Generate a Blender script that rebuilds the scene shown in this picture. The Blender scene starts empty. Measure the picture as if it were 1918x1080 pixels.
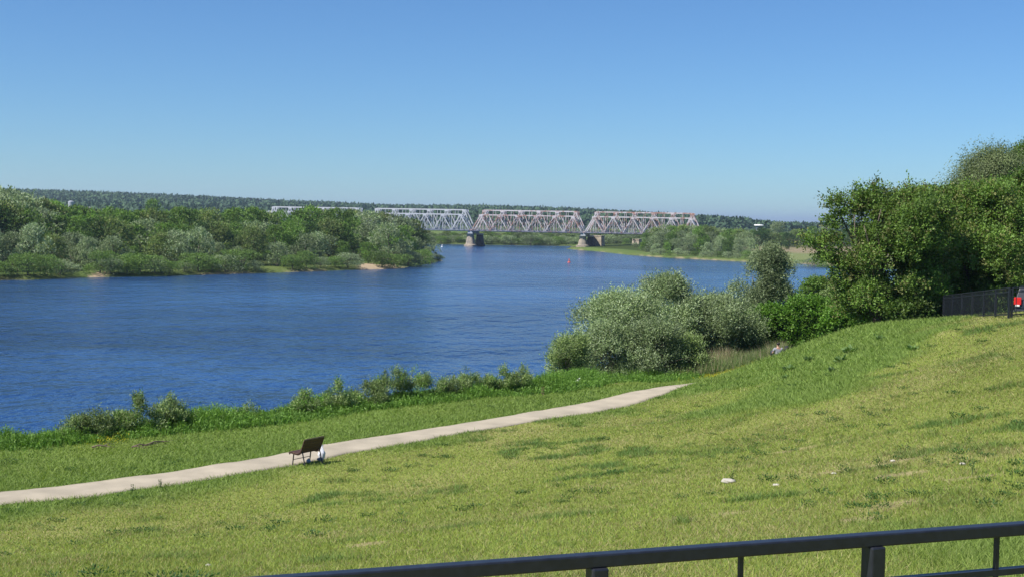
import bpy, bmesh, math
import numpy as np
from mathutils import Vector, Matrix

# ------------------------------------------------------------------ camera, world, sun
SC = bpy.context.scene
ZC = 15.0                                   # eye height above the river
F = 2400.0; CX = 959.0; CY = 540.0
PITCH = math.atan((540 - 410) / F); ROLL = 0.0175
fw = np.array([0, math.cos(PITCH), -math.sin(PITCH)])
up0 = np.array([0, math.sin(PITCH), math.cos(PITCH)])
xx = np.array([1.0, 0, 0])
RT = xx * math.cos(ROLL) + up0 * math.sin(ROLL)
UP = -xx * math.sin(ROLL) + up0 * math.cos(ROLL)
cd = bpy.data.cameras.new('camera'); cam = bpy.data.objects.new('camera', cd)
SC.collection.objects.link(cam); SC.camera = cam
cd.sensor_width = 36; cd.lens = 36 * F / 1918; cd.clip_start = 0.1; cd.clip_end = 30000
cam.matrix_world = Matrix(((RT[0], UP[0], -fw[0], 0), (RT[1], UP[1], -fw[1], 0), (RT[2], UP[2], -fw[2], ZC), (0, 0, 0, 1)))

SUN_EL = math.radians(50); sd_ = np.array([-0.80, -0.45]); sd_ /= np.linalg.norm(sd_)
SUN_AZ = math.atan2(sd_[0], sd_[1])
w = bpy.data.worlds.new("World"); SC.world = w; w.use_nodes = True
wn = w.node_tree; bg = wn.nodes['Background']
sky = wn.nodes.new('ShaderNodeTexSky'); sky.sky_type = 'NISHITA'; sky.sun_disc = False
sky.sun_elevation = SUN_EL; sky.sun_rotation = SUN_AZ; sky.altitude = 150
sky.air_density = 1.0; sky.dust_density = 0.0; sky.ozone_density = 4.0
tint = wn.nodes.new('ShaderNodeVectorMath'); tint.operation = 'MULTIPLY'; tint.inputs[1].default_value = (.345, .515, .70)
wn.links.new(sky.outputs[0], tint.inputs[0]); wn.links.new(tint.outputs[0], bg.inputs[0]); bg.inputs[1].default_value = 0.1
ld = bpy.data.lights.new('sun', 'SUN'); ld.energy = 4.4; ld.angle = math.radians(0.5); ld.color = (1, .95, .86)
sun = bpy.data.objects.new('sun', ld); SC.collection.objects.link(sun)
sv = Vector((sd_[0] * math.cos(SUN_EL), sd_[1] * math.cos(SUN_EL), math.sin(SUN_EL)))
sun.rotation_euler = sv.to_track_quat('Z', 'Y').to_euler()
SC.view_settings.view_transform = 'Standard'; SC.view_settings.look = 'None'
SC.view_settings.exposure = 0.75; SC.view_settings.gamma = 1
HAZE = 0.00009

# ------------------------------------------------------------------ helpers
RNG = np.random.default_rng(7)
def ray(px, py):
    return fw + (px - CX) / F * RT + (CY - py) / F * UP
def P(px, py, z):
    d = ray(px, py); t = (z - ZC) / d[2]; p = d * t; return np.array([p[0], p[1], z])
def PD(px, py, D):
    d = ray(px, py); t = D / d[1]; p = d * t; return np.array([p[0], D, ZC + p[2]])
def XD(px, D, z=8.0):                        # world x of an image column at depth D and height z
    a = PD(px, 300, D); b = PD(px, 700, D); t = (z - a[2]) / (b[2] - a[2]); return a[0] + (b[0] - a[0]) * t
def link(o, parent=None):
    SC.collection.objects.link(o)
    if parent is not None: o.parent = parent
    return o
def tag(o, label=None, cat=None, group=None, kind=None):
    if label: o['label'] = label
    if cat: o['category'] = cat
    if group: o['group'] = group
    if kind: o['kind'] = kind
    return o
def empty(name, loc=(0, 0, 0), rz=0.0):
    o = bpy.data.objects.new(name, None); o.location = loc; o.rotation_euler = (0, 0, rz); o.empty_display_size = .3
    return link(o)
def mesh_np(name, V, Fq, mat, col=None, smooth=False):
    """V (n,3); Fq (m,k) all the same size"""
    me = bpy.data.meshes.new(name); V = np.asarray(V, np.float32); Fq = np.asarray(Fq, np.int32); m, k = Fq.shape
    me.vertices.add(len(V)); me.vertices.foreach_set('co', V.ravel())
    me.loops.add(m * k); me.loops.foreach_set('vertex_index', Fq.ravel())
    me.polygons.add(m); me.polygons.foreach_set('loop_start', np.arange(0, m * k, k, dtype=np.int32))
    me.polygons.foreach_set('loop_total', np.full(m, k, np.int32))
    if smooth: me.polygons.foreach_set('use_smooth', np.ones(m, bool))
    if col is not None:
        a = me.attributes.new('col', 'FLOAT_COLOR', 'POINT'); c = np.ones((len(V), 4), np.float32); c[:, :3] = col
        a.data.foreach_set('color', c.ravel())
    me.update(calc_edges=True); me.materials.append(mat); return me
def obj(name, me, parent=None, loc=None):
    o = bpy.data.objects.new(name, me)
    if loc is not None: o.location = loc
    return link(o, parent)
class MB:                                    # collects polygons and becomes one mesh
    def __init__(s): s.v = []; s.f = []
    def add(s, V, Fc):
        b = len(s.v); s.v += [tuple(map(float, p)) for p in V]; s.f += [tuple(i + b for i in f) for f in Fc]
    def box(s, c, d, rot=None):
        x, y, z = d[0] / 2, d[1] / 2, d[2] / 2
        V = [Vector((a, b, e)) for a in (-x, x) for b in (-y, y) for e in (-z, z)]
        if rot is not None: V = [rot @ p for p in V]
        c = Vector(c); s.add([p + c for p in V], [(0, 1, 3, 2), (4, 6, 7, 5), (0, 4, 5, 1), (2, 3, 7, 6), (0, 2, 6, 4), (1, 5, 7, 3)])
    def bar(s, a, b, w, h=None, upv=(0, 0, 1)):
        h = h or w; a = Vector(a); b = Vector(b); d = (b - a).normalized(); u = Vector(upv)
        if abs(d.dot(u)) > .98: u = Vector((1, 0, 0))
        r = d.cross(u).normalized(); u = r.cross(d).normalized()
        V = [p + r * (i * w / 2) + u * (j * h / 2) for p in (a, b) for i, j in ((-1, -1), (1, -1), (1, 1), (-1, 1))]
        s.add(V, [(3, 2, 1, 0), (4, 5, 6, 7), (0, 1, 5, 4), (1, 2, 6, 5), (2, 3, 7, 6), (3, 0, 4, 7)])
    def tube(s, pts, rad, n=8, caps=True):
        pts = [Vector(p) for p in pts]; b = len(s.v); ref = Vector((.31, .2, .93)).normalized()
        for i, p in enumerate(pts):
            d = (pts[min(i + 1, len(pts) - 1)] - pts[max(i - 1, 0)]).normalized()
            rf = ref if abs(d.dot(ref)) < .95 else Vector((1, 0, 0))
            r = d.cross(rf).normalized(); u = r.cross(d)
            rr = rad[i] if hasattr(rad, '__len__') else rad
            for k in range(n):
                t = 2 * math.pi * k / n; s.v.append(tuple(p + r * (math.cos(t) * rr) + u * (math.sin(t) * rr)))
        for i in range(len(pts) - 1):
            for k in range(n):
                a = b + i * n + k; c = b + i * n + (k + 1) % n; s.f.append((a, c, c + n, a + n))
        if caps:
            s.f.append(tuple(b + k for k in range(n))[::-1]); e = b + (len(pts) - 1) * n; s.f.append(tuple(e + k for k in range(n)))
    def lathe(s, prof, n=16, c=(0, 0, 0)):
        b = len(s.v)
        for r, z in prof:
            for k in range(n):
                t = 2 * math.pi * k / n; s.v.append((c[0] + r * math.cos(t), c[1] + r * math.sin(t), c[2] + z))
        for i in range(len(prof) - 1):
            for k in range(n):
                a = b + i * n + k; d = b + i * n + (k + 1) % n; s.f.append((a, d, d + n, a + n))
        s.f.append(tuple(b + k for k in range(n))[::-1]); e = b + (len(prof) - 1) * n; s.f.append(tuple(e + k for k in range(n)))
    def build(s, name, mat, parent=None, smooth=False, bevel=0, loc=None):
        me = bpy.data.meshes.new(name); me.from_pydata(s.v, [], s.f); me.update()
        if smooth: me.polygons.foreach_set('use_smooth', np.ones(len(me.polygons), bool))
        me.materials.append(mat); o = obj(name, me, parent, loc)
        if bevel:
            m = o.modifiers.new('bevel', 'BEVEL'); m.width = bevel; m.segments = 2; m.limit_method = 'ANGLE'
        return o

def hsh(ix, iy, seed):
    h = (ix.astype(np.int64) * 374761393 + iy.astype(np.int64) * 668265263 + seed * 1442695041) & 0x7fffffff
    h = ((h ^ (h >> 13)) * 1274126177) & 0x7fffffff
    return ((h ^ (h >> 16)) & 0xffff) / 65535.0
def vn(x, y, s, seed=0):                     # value noise, 0..1
    x = np.asarray(x, float) / s; y = np.asarray(y, float) / s
    ix = np.floor(x); iy = np.floor(y); fx = x - ix; fy = y - iy; fx = fx * fx * (3 - 2 * fx); fy = fy * fy * (3 - 2 * fy)
    a = hsh(ix, iy, seed); b = hsh(ix + 1, iy, seed); c = hsh(ix, iy + 1, seed); d = hsh(ix + 1, iy + 1, seed)
    return (a * (1 - fx) + b * fx) * (1 - fy) + (c * (1 - fx) + d * fx) * fy
def fbm(x, y, s, seed=0, o=3):
    r = 0; a = .5; t = 0
    for i in range(o): r = r + a * vn(x, y, s / 2 ** i, seed + i * 17); t += a; a *= .55
    return r / t
def ss(a, b, x):
    t = np.clip((x - a) / (b - a), 0, 1); return t * t * (3 - 2 * t)
def interp(px, tab):
    return np.interp(px, [t[0] for t in tab], [t[1] for t in tab])

def newmat(name):
    m = bpy.data.materials.new(name); m.use_nodes = True; nt = m.node_tree; nt.nodes.clear()
    out = nt.nodes.new('ShaderNodeOutputMaterial'); return m, nt, out
def simple(name, col, rough=.6, metal=0, nscale=0, namt=.25, bump=0, spec=.5):
    m, nt, out = newmat(name); b = nt.nodes.new('ShaderNodeBsdfPrincipled'); nt.links.new(b.outputs[0], out.inputs[0])
    b.inputs['Roughness'].default_value = rough; b.inputs['Metallic'].default_value = metal
    b.inputs['Specular IOR Level'].default_value = spec
    b.inputs['Base Color'].default_value = (*col, 1)
    if nscale:
        tc = nt.nodes.new('ShaderNodeTexCoord'); n = nt.nodes.new('ShaderNodeTexNoise'); n.inputs['Scale'].default_value = nscale; n.inputs['Detail'].default_value = 5
        nt.links.new(tc.outputs['Object'], n.inputs['Vector'])
        mr = nt.nodes.new('ShaderNodeMapRange'); mr.inputs[1].default_value = .3; mr.inputs[2].default_value = .7
        mr.inputs[3].default_value = 1 - namt; mr.inputs[4].default_value = 1 + namt
        nt.links.new(n.outputs[0], mr.inputs[0])
        mx = nt.nodes.new('ShaderNodeVectorMath'); mx.operation = 'SCALE'; mx.inputs[0].default_value = col
        nt.links.new(mr.outputs[0], mx.inputs['Scale']); nt.links.new(mx.outputs[0], b.inputs['Base Color'])
        if bump:
            bp = nt.nodes.new('ShaderNodeBump'); bp.inputs['Strength'].default_value = bump; bp.inputs['Distance'].default_value = .02
            nt.links.new(n.outputs[0], bp.inputs['Height']); nt.links.new(bp.outputs[0], b.inputs['Normal'])
    return m
def leafmat(name, trans=.3, rough=.55, tint=(1.15, 1.25, .55)):
    m, nt, out = newmat(name); at = nt.nodes.new('ShaderNodeAttribute'); at.attribute_name = 'col'
    oi = nt.nodes.new('ShaderNodeObjectInfo')
    mr = nt.nodes.new('ShaderNodeMapRange'); mr.inputs[3].default_value = .72; mr.inputs[4].default_value = 1.25
    nt.links.new(oi.outputs['Random'], mr.inputs[0])
    sc = nt.nodes.new('ShaderNodeVectorMath'); sc.operation = 'SCALE'; nt.links.new(at.outputs['Color'], sc.inputs[0]); nt.links.new(mr.outputs[0], sc.inputs['Scale'])
    b = nt.nodes.new('ShaderNodeBsdfPrincipled'); b.inputs['Roughness'].default_value = rough; b.inputs['Specular IOR Level'].default_value = .25
    nt.links.new(sc.outputs[0], b.inputs['Base Color'])
    t = nt.nodes.new('ShaderNodeBsdfTranslucent'); mt = nt.nodes.new('ShaderNodeVectorMath'); mt.operation = 'MULTIPLY'; mt.inputs[1].default_value = tint
    nt.links.new(sc.outputs[0], mt.inputs[0]); nt.links.new(mt.outputs[0], t.inputs[0])
    mx = nt.nodes.new('ShaderNodeMixShader'); mx.inputs[0].default_value = trans
    nt.links.new(b.outputs[0], mx.inputs[1]); nt.links.new(t.outputs[0], mx.inputs[2]); nt.links.new(mx.outputs[0], out.inputs[0]); return m
M_LEAF = leafmat('leaves'); M_WILLOW = leafmat('willow_leaves', .2, .5, (1, 1.05, .8)); M_GRASS = leafmat('grass_blades', .32, .6)
M_FOREST = leafmat('forest_canopy', .1, .8)
M_BARK = simple('bark', (.12, .095, .07), .9, nscale=6, namt=.4)
M_DARKMETAL = simple('dark_painted_metal', (.016, .018, .026), .38, nscale=25, namt=.25)
M_FENCE = simple('fence_paint', (.012, .014, .02), .5)

# ------------------------------------------------------------------ terrain
def shore(pts): return [tuple(P(a, b, 0)[:2]) for a, b in pts]
edge_px = [(-200, 868), (0, 842), (130, 829), (250, 816), (400, 801), (560, 785), (680, 768), (800, 752), (900, 742), (1000, 734), (1080, 723), (1150, 712), (1230, 699), (1330, 685)]
EDGE = [(-150., -40.), (-60., 8.)] + [tuple(P(a, b, 7)[:2]) for a, b in edge_px] + [(20., 88.), (29., 108.), (48., 150.), (85., 240.), (140., 350.), (270., 520.), (650., 800.), (2500, 1200)]
OFF = 13.0
def offs(E, d):
    E = np.array(E); T = np.gradient(E, axis=0); T /= np.linalg.norm(T, axis=1)[:, None]; return E + np.stack([-T[:, 1], T[:, 0]], 1) * d
NEAR_SH = [tuple(p) for p in offs(EDGE, OFF)]
NEAR = NEAR_SH + [(9000, 1000), (9000, -9000), (-9000, -9000), (-400, -400)]
EDGEP = EDGE + [(9000, 1000), (9000, -9000), (-9000, -9000), (-400, -400)]
L_px = [(-700, 545), (-400, 538), (0, 524), (60, 524), (130, 520), (300, 517), (420, 513), (500, 511), (640, 506), (745, 503), (800, 494), (829, 488)]
LEFT = [(-9000, 200), (-900, 235)] + shore(L_px) + [(-27, 462), (-50, 520), (-75, 610), (-200, 668), (-700, 700), (-9000, 900)]
R_px = [(1062, 466), (1078, 468), (1120, 471), (1180, 478), (1250, 483), (1350, 488), (1410, 491), (1480, 492.5), (1550, 497.5), (1700, 505)]
RIGHT = shore(R_px) + [(400, 520), (900, 800), (9000, 1300), (9000, 9000), (-9000, 9000), (-9000, 1000), (-900, 800), (-300, 745)] + shore([(700, 455), (795, 457), (860, 458), (930, 459), (1030, 460.5), (1075, 461)])
def sdist(poly, x, y):
    x = np.asarray(x, float); y = np.asarray(y, float); d = np.full(x.shape, 1e18); ins = np.zeros(x.shape, bool); n = len(poly)
    for i in range(n):
        ax, ay = poly[i]; bx, by = poly[(i + 1) % n]; ex, ey = bx - ax, by - ay; L = ex * ex + ey * ey + 1e-12
        t = np.clip(((x - ax) * ex + (y - ay) * ey) / L, 0, 1); d = np.minimum(d, (x - ax - t * ex) ** 2 + (y - ay - t * ey) ** 2)
        if ay != by:
            c = ((ay > y) != (by > y)) & (x < (bx - ax) * (y - ay) / (by - ay) + ax); ins ^= c
    d = np.sqrt(d); return np.where(ins, d, -d)

ctl = [(0, 1080, 16), (480, 1080, 14.5), (960, 1080, 13.2), (1440, 1080, 12.4), (1918, 1080, 12),
       (1600, 900, 22), (1600, 780, 36), (1600, 700, 49), (1600, 645, 59), (1600, 613, 66), (1700, 601, 64), (1765, 596, 64),
       (1918, 900, 18.5), (1918, 700, 34), (1918, 620, 46), (1900, 591, 52), (1830, 593, 57),
       (1500, 720, 51), (1450, 668, 61), (1500, 652, 62), (1390, 694, 61), (1318, 724, 58), (1430, 760, 46), (1350, 790, 41),
       (1918 + 500, 1080, 12), (1918 + 400, 600, 50)]
CP = [PD(*c) for c in ctl]
for a, b in [(-200, 925), (-200, 965), (0, 922), (0, 950), (0, 975), (167, 902), (167, 945), (334, 880), (334, 920), (567, 842), (567, 880), (806, 802), (806, 832), (968, 776), (1000, 798), (1157, 742), (1180, 765), (1310, 719), (1400, 694), (0, 850), (300, 815), (600, 785), (900, 745), (1150, 715)]:
    CP.append(P(a, b, 7 - (.35 if b < 900 and a < 800 and False else 0)))
for x in (-14, -7, 0, 7, 14): CP += [np.array([x, 3.0, 12.95 + .02 * x]), np.array([x, -6, 13.2])]
CP += [np.array([-40, 3., 10.]), np.array([40, 3., 12.6]), np.array([-45, 25, 7.]), np.array([40, 30, 11.3]), np.array([40, 55, 10.8]), np.array([32, 62, 10.4]), np.array([27, 66, 10.0]),
       np.array([24, 75, 8.6]), np.array([36, 85, 9]), np.array([17, 76, 7.0]), np.array([20, 84, 7.0]), np.array([14, 82, 6.6]), np.array([24, 95, 7.2]), np.array([40, 120, 7.5]), np.array([70, 110, 9]), np.array([60, 180, 7.5]), np.array([100, 250, 7.5]), np.array([-60, 60, 7.]), np.array([-20, 90, 7.]), np.array([120, 80, 10.]), np.array([120, -20, 12.]), np.array([-100, -20, 9.]), np.array([0, 110, 7.])]
CP = np.array(CP)
def tps(r): return np.where(r > 0, r * r * np.log(r + 1e-9), 0)
n_ = len(CP); A_ = np.zeros((n_ + 3, n_ + 3)); R_ = np.hypot(CP[:, None, 0] - CP[None, :, 0], CP[:, None, 1] - CP[None, :, 1])
A_[:n_, :n_] = tps(R_) + np.eye(n_) * .8; A_[:n_, n_] = 1; A_[:n_, n_ + 1:] = CP[:, :2]; A_[n_:, :n_] = A_[:n_, n_:].T
WT = np.linalg.solve(A_, np.concatenate([CP[:, 2], [0, 0, 0]]))
def top_near(x, y):
    z = WT[n_] + WT[n_ + 1] * x + WT[n_ + 2] * y
    for i in range(n_): z = z + WT[i] * tps(np.hypot(x - CP[i, 0], y - CP[i, 1]))
    far = ss(110, 260, np.hypot(x, y)); return np.clip(z, 6.2, 13.6) * (1 - far) + 7.5 * far
HILL_px = [(-1500, 352), (-300, 354), (25, 357), (100, 359), (200, 362), (300, 366), (400, 371), (500, 376), (600, 380), (700, 385), (760, 387), (860, 387), (905, 387), (1000, 390), (1100, 394), (1200, 399), (1305, 406), (1350, 408.5), (1395, 412), (1420, 419), (1470, 421), (1600, 422), (1918, 423), (3000, 430)]
RD = 3000.0; TREEH = 15.0
def hill(x, y):
    px = CX + F * x / np.maximum(y, 1); zt = ZC + (410 + ROLL * (px - CX) - interp(px, HILL_px)) / F * RD
    g = ss(1350, RD, y); h = np.maximum(zt - TREEH - 2, 0)
    d = ss(9000, 4500, np.hypot(x, y))
    return h * g * (.35 + .65 * d) * np.where(y > 0, 1, 0)
def height(x, y):
    x = np.asarray(x, float); y = np.asarray(y, float); z = np.full(x.shape, -2.5)
    dn = sdist(NEAR, x, y); m = dn > -12
    if m.any():
        t = top_near(x[m], y[m]); k = dn[m]; prof = -2.5 + 2.5 * ss(-12, 0, k) + np.maximum(k, 0) * .35 + 3.2 * ss(0, OFF, k)
        prof = np.where(k > OFF, 1e3, prof); tt = t + (fbm(x[m], y[m], 3.5, 5) - .5) * .16 * ss(OFF, OFF + 2, k)
        z[m] = np.minimum(tt, prof)
    for poly, hh in ((LEFT, 1.3), (RIGHT, 1.3)):
        dd = sdist(poly, x, y); m = dd > -12
        if m.any():
            k = dd[m]; xm = x[m]; ym = y[m]
            q = -2.5 + 2.5 * ss(-12, 0, k) + .9 * ss(0, 3, k) + (.6 + 2.0 * fbm(xm, ym, 60, 9)) * ss(2, 45, k) + 3.5 * ss(90, 300, k) + hill(xm, ym)
            z[m] = np.maximum(z[m], q)
    return z

M = {}
def ground_color(x, y):
    """colour of the ground with forest-floor shade in it, plus a 'mown' and 'lush' weight"""
    x = np.asarray(x, float); y = np.asarray(y, float); D = np.hypot(x, y)
    mown, lush, terr, bare = zones(x, y)
    n1 = fbm(x, y, 6, 21)[:, None]; n2 = fbm(x, y, 1.3, 31)[:, None]
    cm = np.array([.21, .235, .060]); cs = np.array([.30, .26, .12]); cl = np.array([.10, .17, .035]); ct = np.array([.14, .19, .045])
    c = cm * (.75 + .5 * n1) * (1 - .35 * ss(.55, .8, n2)) + (cs - cm) * ss(.55, .85, n1) * .5
    c = c * mown[:, None] + (ct * (.7 + .6 * n1)) * terr[:, None] + (cl * (.7 + .6 * n2)) * lush[:, None]
    c = c * (1 - bare[:, None]) + np.array([.40, .30, .19]) * bare[:, None]
    dn = sdist(NEAR, x, y); bank = (1 - ss(OFF - 1, OFF + .5, dn))[:, None] * (dn > -15)[:, None]
    c = c * (1 - bank) + np.array([.06, .10, .02]) * bank
    far = (dn < -14)
    if far.any():
        xf, yf = x[far], y[far]; dl = np.maximum(sdist(LEFT, xf, yf), sdist(RIGHT, xf, yf))
        nn = fbm(xf, yf, 25, 41)[:, None]; nb = fbm(xf, yf, 9, 43)[:, None]
        g = np.array([.075, .135, .03]) * (.6 + .8 * nn) + np.array([.06, .03, .02]) * nb
        floor_shade = ss(9, 16, dl)[:, None] * ss(900, 700, yf)[:, None]; g = g * (1 - .55 * floor_shade)  # forest-floor shade darkened into the ground colour inland of the far shores
        px = CX + F * xf / np.maximum(yf, 1)
        mead = (ss(1385, 1400, px) * ss(330, 420, yf) * ss(750, 640, yf) * ss(4, 14, dl))[:, None]
        g = g * (1 - mead) + (np.array([.17, .20, .08]) * (1 - ss(45, 75, dl))[:, None] + np.array([.25, .205, .125]) * ss(45, 75, dl)[:, None]) * mead
        sand = np.zeros(len(xf))
        for ppx, ppy, rx, ry in [(702, 502, 34, 17), (745, 503, 22, 6), (665, 506, 10, 8), (157, 519, 12, 12), (1500, 493, 28, 5), (1535, 495, 26, 6), (1080, 464, 14, 10)]:
            q = P(ppx, ppy, 0.4); rxm = rx * q[1] / F; qq = ((xf - q[0]) / rxm) ** 2 + ((yf - q[1] - ry * .3) / ry) ** 2
            sand = np.maximum(sand, ss(1.25, .8, qq + (nb[:, 0] - .5) * .5))
        sand = np.maximum(sand, .75 * ss(1.6, .2, dl) * ss(.5, .62, fbm(xf, yf, 14, 51)))
        g = g * (1 - sand[:, None]) + np.array([.40, .31, .205]) * sand[:, None]
        fo = ss(1200, 1500, yf)[:, None]; g = g * (1 - fo) + np.array([.035, .06, .022]) * fo
        mud = ss(.0, -2, dl)[:, None]; g = g * (1 - mud) + np.array([.05, .05, .04]) * mud
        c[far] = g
    return c
PATH_U = [(-900, 1035), (-500, 985), (-260, 955), (-100, 935), (0, 922), (167, 902), (334, 879), (467, 858.5), (567, 840), (609, 831), (700, 817), (806, 802), (968, 776), (1069, 756), (1157, 741.5), (1240, 729), (1310, 718), (1370, 706)]
PATH_L = [(-900, 1075), (-500, 1018), (-260, 985), (-100, 961), (0, 946), (167, 927.5), (334, 904), (467, 884), (550, 868.5), (609, 855), (710, 837), (806, 822), (894, 806), (982, 791), (1113, 771), (1245, 746), (1330, 726), (1390, 711)]
def wpath(T): return np.array([P(a, b, 7)[:2] for a, b in T])
PU = wpath(PATH_U); PL = wpath(PATH_L)
PATHPOLY = [tuple(p) for p in PU] + [tuple(p) for p in PL[::-1]]
LINE_B = [tuple(P(a, b, 7)[:2]) for a, b in [(-300, 1010), (0, 985), (300, 935), (600, 880), (900, 822), (1150, 775), (1290, 748)]] + [tuple(PD(1500, 770, 41)[:2]), tuple(PD(1680, 700, 49)[:2]), tuple(PD(1800, 640, 57)[:2]), (60, 62), (60, -40), (-60, -40)]
BARE = [(1200, 700, 3.0, .9, 7), (1240, 697, 2.6, .6, 7), (1120, 719, 2.6, .35, 7), (1040, 725, 1.5, .25, 7)]
BARE_S = [(1655, 950, .55, .3, 18), (1615, 965, .4, .2, 17), (1670, 868, .5, .3, 24), (1560, 882, .3, .2, 24), (1140, 1003, .35, .2, 16), (690, 970, .35, .3, 20), (755, 1003, .35, .3, 18), (1820, 885, .5, .25, 20), (1690, 880, .5, .25, 22), (1380, 935, .4, .3, 19), (580, 1035, .3, .2, 16), (1290, 990, .4, .15, 15), (1500, 815, .5, .3, 30)]
def zones(x, y):
    b = sdist(LINE_B, x, y) + (fbm(x, y, 6, 3) - .5) * 9 * ss(38, 46, y) + (fbm(x, y, 2.5, 4) - .5) * 2.5; mown = ss(-1.2, 1.2, b)
    pxx = CX + F * x / np.maximum(y, 1); hillside = ss(1270, 1340, pxx) * ss(40, 44, y) * (x > 4)
    strip = ss(-3.2, -1.0, sdist(PATHPOLY, x, y))
    lush = np.clip(np.maximum(hillside, strip * .7), 0, 1) * (1 - mown)
    corner = ss(3.4, 5.2, x) * ss(17.5, 14, y) * (y > 4); lush = np.maximum(lush, corner * .9); mown = mown * (1 - corner * .9)
    terr = np.clip(1 - mown - lush, 0, 1)
    bare = np.zeros(np.shape(x)); nb = fbm(x, y, .9, 77)
    for a, c, rx, ry, z in BARE:
        q = P(a, c, z); bare = np.maximum(bare, ss(1.3, .8, ((x - q[0]) / rx) ** 2 + ((y - q[1] - (x - q[0]) * .6) / ry) ** 2 + (nb - .5) * .7))
    for a, c, rx, ry, D in BARE_S:
        q = PD(a, c, D); bare = np.maximum(bare, .6 * ss(1.3, .5, ((x - q[0]) / rx) ** 2 + ((y - q[1]) / ry) ** 2 + (nb - .5) * 1.8))
    return mown, lush, terr, bare

rad = list(np.arange(1, 60, .45)) + list(np.arange(60, 120, .8)); r_ = 120
while r_ < 520: rad.append(r_); r_ *= 1.007
while r_ < 900: rad.append(r_); r_ *= 1.012
while r_ < 26000: rad.append(r_); r_ *= 1.045
rad = np.array([0.3] + rad)
ang = np.concatenate([np.arange(-32, 32.01, .16), np.arange(30, 330, 5)]); ang = np.radians(ang); na = len(ang); nr = len(rad)
GX = (rad[:, None] * np.sin(ang)[None, :]).ravel(); GY = (rad[:, None] * np.cos(ang)[None, :]).ravel(); GZ = height(GX, GY)
i_, j_ = np.meshgrid(np.arange(nr - 1), np.arange(na), indexing='ij'); i_ = i_.ravel(); j_ = j_.ravel(); j2 = (j_ + 1) % na
FQ = np.stack([i_ * na + j_, i_ * na + j2, (i_ + 1) * na + j2, (i_ + 1) * na + j_], 1)[:, ::-1]
m_ground, nt, out = newmat('meadow_ground')
at = nt.nodes.new('ShaderNodeAttribute'); at.attribute_name = 'col'; tc = nt.nodes.new('ShaderNodeTexCoord')
n1 = nt.nodes.new('ShaderNodeTexNoise'); n1.inputs['Scale'].default_value = 9; n1.inputs['Detail'].default_value = 6; n1.inputs['Roughness'].default_value = .7
nt.links.new(tc.outputs['Object'], n1.inputs['Vector'])
mr = nt.nodes.new('ShaderNodeMapRange'); mr.inputs[1].default_value = .3; mr.inputs[2].default_value = .7; mr.inputs[3].default_value = .5; mr.inputs[4].default_value = 1.3
nt.links.new(n1.outputs[0], mr.inputs[0]); sc_ = nt.nodes.new('ShaderNodeVectorMath'); sc_.operation = 'SCALE'
nt.links.new(at.outputs['Color'], sc_.inputs[0]); nt.links.new(mr.outputs[0], sc_.inputs['Scale'])
b_ = nt.nodes.new('ShaderNodeBsdfPrincipled'); b_.inputs['Roughness'].default_value = .95; b_.inputs['Specular IOR Level'].default_value = .1
bp = nt.nodes.new('ShaderNodeBump'); bp.inputs['Strength'].default_value = .6; bp.inputs['Distance'].default_value = .06
nt.links.new(n1.outputs[0], bp.inputs['Height']); nt.links.new(bp.outputs[0], b_.inputs['Normal'])
nt.links.new(sc_.outputs[0], b_.inputs['Base Color']); nt.links.new(b_.outputs[0], out.inputs[0])
GC = ground_color(GX, GY)
gme = mesh_np('ground', np.stack([GX, GY, GZ], 1), FQ, m_ground, GC, True)
ground = tag(obj('ground', gme), kind='structure')

# height cache for planting
HX = np.arange(-60, 90, .4); HY = np.arange(-4, 170, .4); hx, hy = np.meshgrid(HX, HY, indexing='ij'); HZ = height(hx.ravel(), hy.ravel()).reshape(hx.shape)
def hq(x, y):
    u = np.clip((np.asarray(x) + 60) / .4, 0, len(HX) - 1.01); v = np.clip((np.asarray(y) + 4) / .4, 0, len(HY) - 1.01)
    i = np.floor(u).astype(int); j = np.floor(v).astype(int); a = u - i; b = v - j
    return HZ[i, j] * (1 - a) * (1 - b) + HZ[i + 1, j] * a * (1 - b) + HZ[i, j + 1] * (1 - a) * b + HZ[i + 1, j + 1] * a * b
def h1(x, y): return float(height(np.array([x]), np.array([y]))[0])

# river
m_w, nt, out = newmat('river_water'); b_ = nt.nodes.new('ShaderNodeBsdfPrincipled'); nt.links.new(b_.outputs[0], out.inputs[0])
b_.inputs['IOR'].default_value = 1.33; b_.inputs['Roughness'].default_value = .15
tc = nt.nodes.new('ShaderNodeTexCoord')
def mapn(rot, sx, sy, scale, detail, rough=.6):
    mp = nt.nodes.new('ShaderNodeMapping'); mp.inputs['Rotation'].default_value = (0, 0, rot); mp.inputs['Scale'].default_value = (sx, sy, 1)
    nt.links.new(tc.outputs['Object'], mp.inputs['Vector']); n = nt.nodes.new('ShaderNodeTexNoise'); n.inputs['Scale'].default_value = scale
    n.inputs['Detail'].default_value = detail; n.inputs['Roughness'].default_value = rough; nt.links.new(mp.outputs[0], n.inputs['Vector']); return n
w1 = mapn(.15, 1, .5, .95, 3, .55); w2 = mapn(-.3, 1, .6, .24, 4, .5); band = mapn(.25, .8, 1, .011, 4, .5); band2 = mapn(-.05, .7, 1, .03, 5)
def math_(op, a, b, c=None):
    n = nt.nodes.new('ShaderNodeMath'); n.operation = op
    for k, v in enumerate([a, b] + ([c] if c is not None else [])):
        if hasattr(v, 'is_linked') or hasattr(v, 'links'): nt.links.new(v, n.inputs[k])
        else: n.inputs[k].default_value = v
    return n.outputs[0]
hsum = math_('MULTIPLY_ADD', w2.outputs[0], 3.0, w1.outputs[0])
rb = nt.nodes.new('ShaderNodeMapRange'); rb.inputs[1].default_value = .42; rb.inputs[2].default_value = .60
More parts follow.
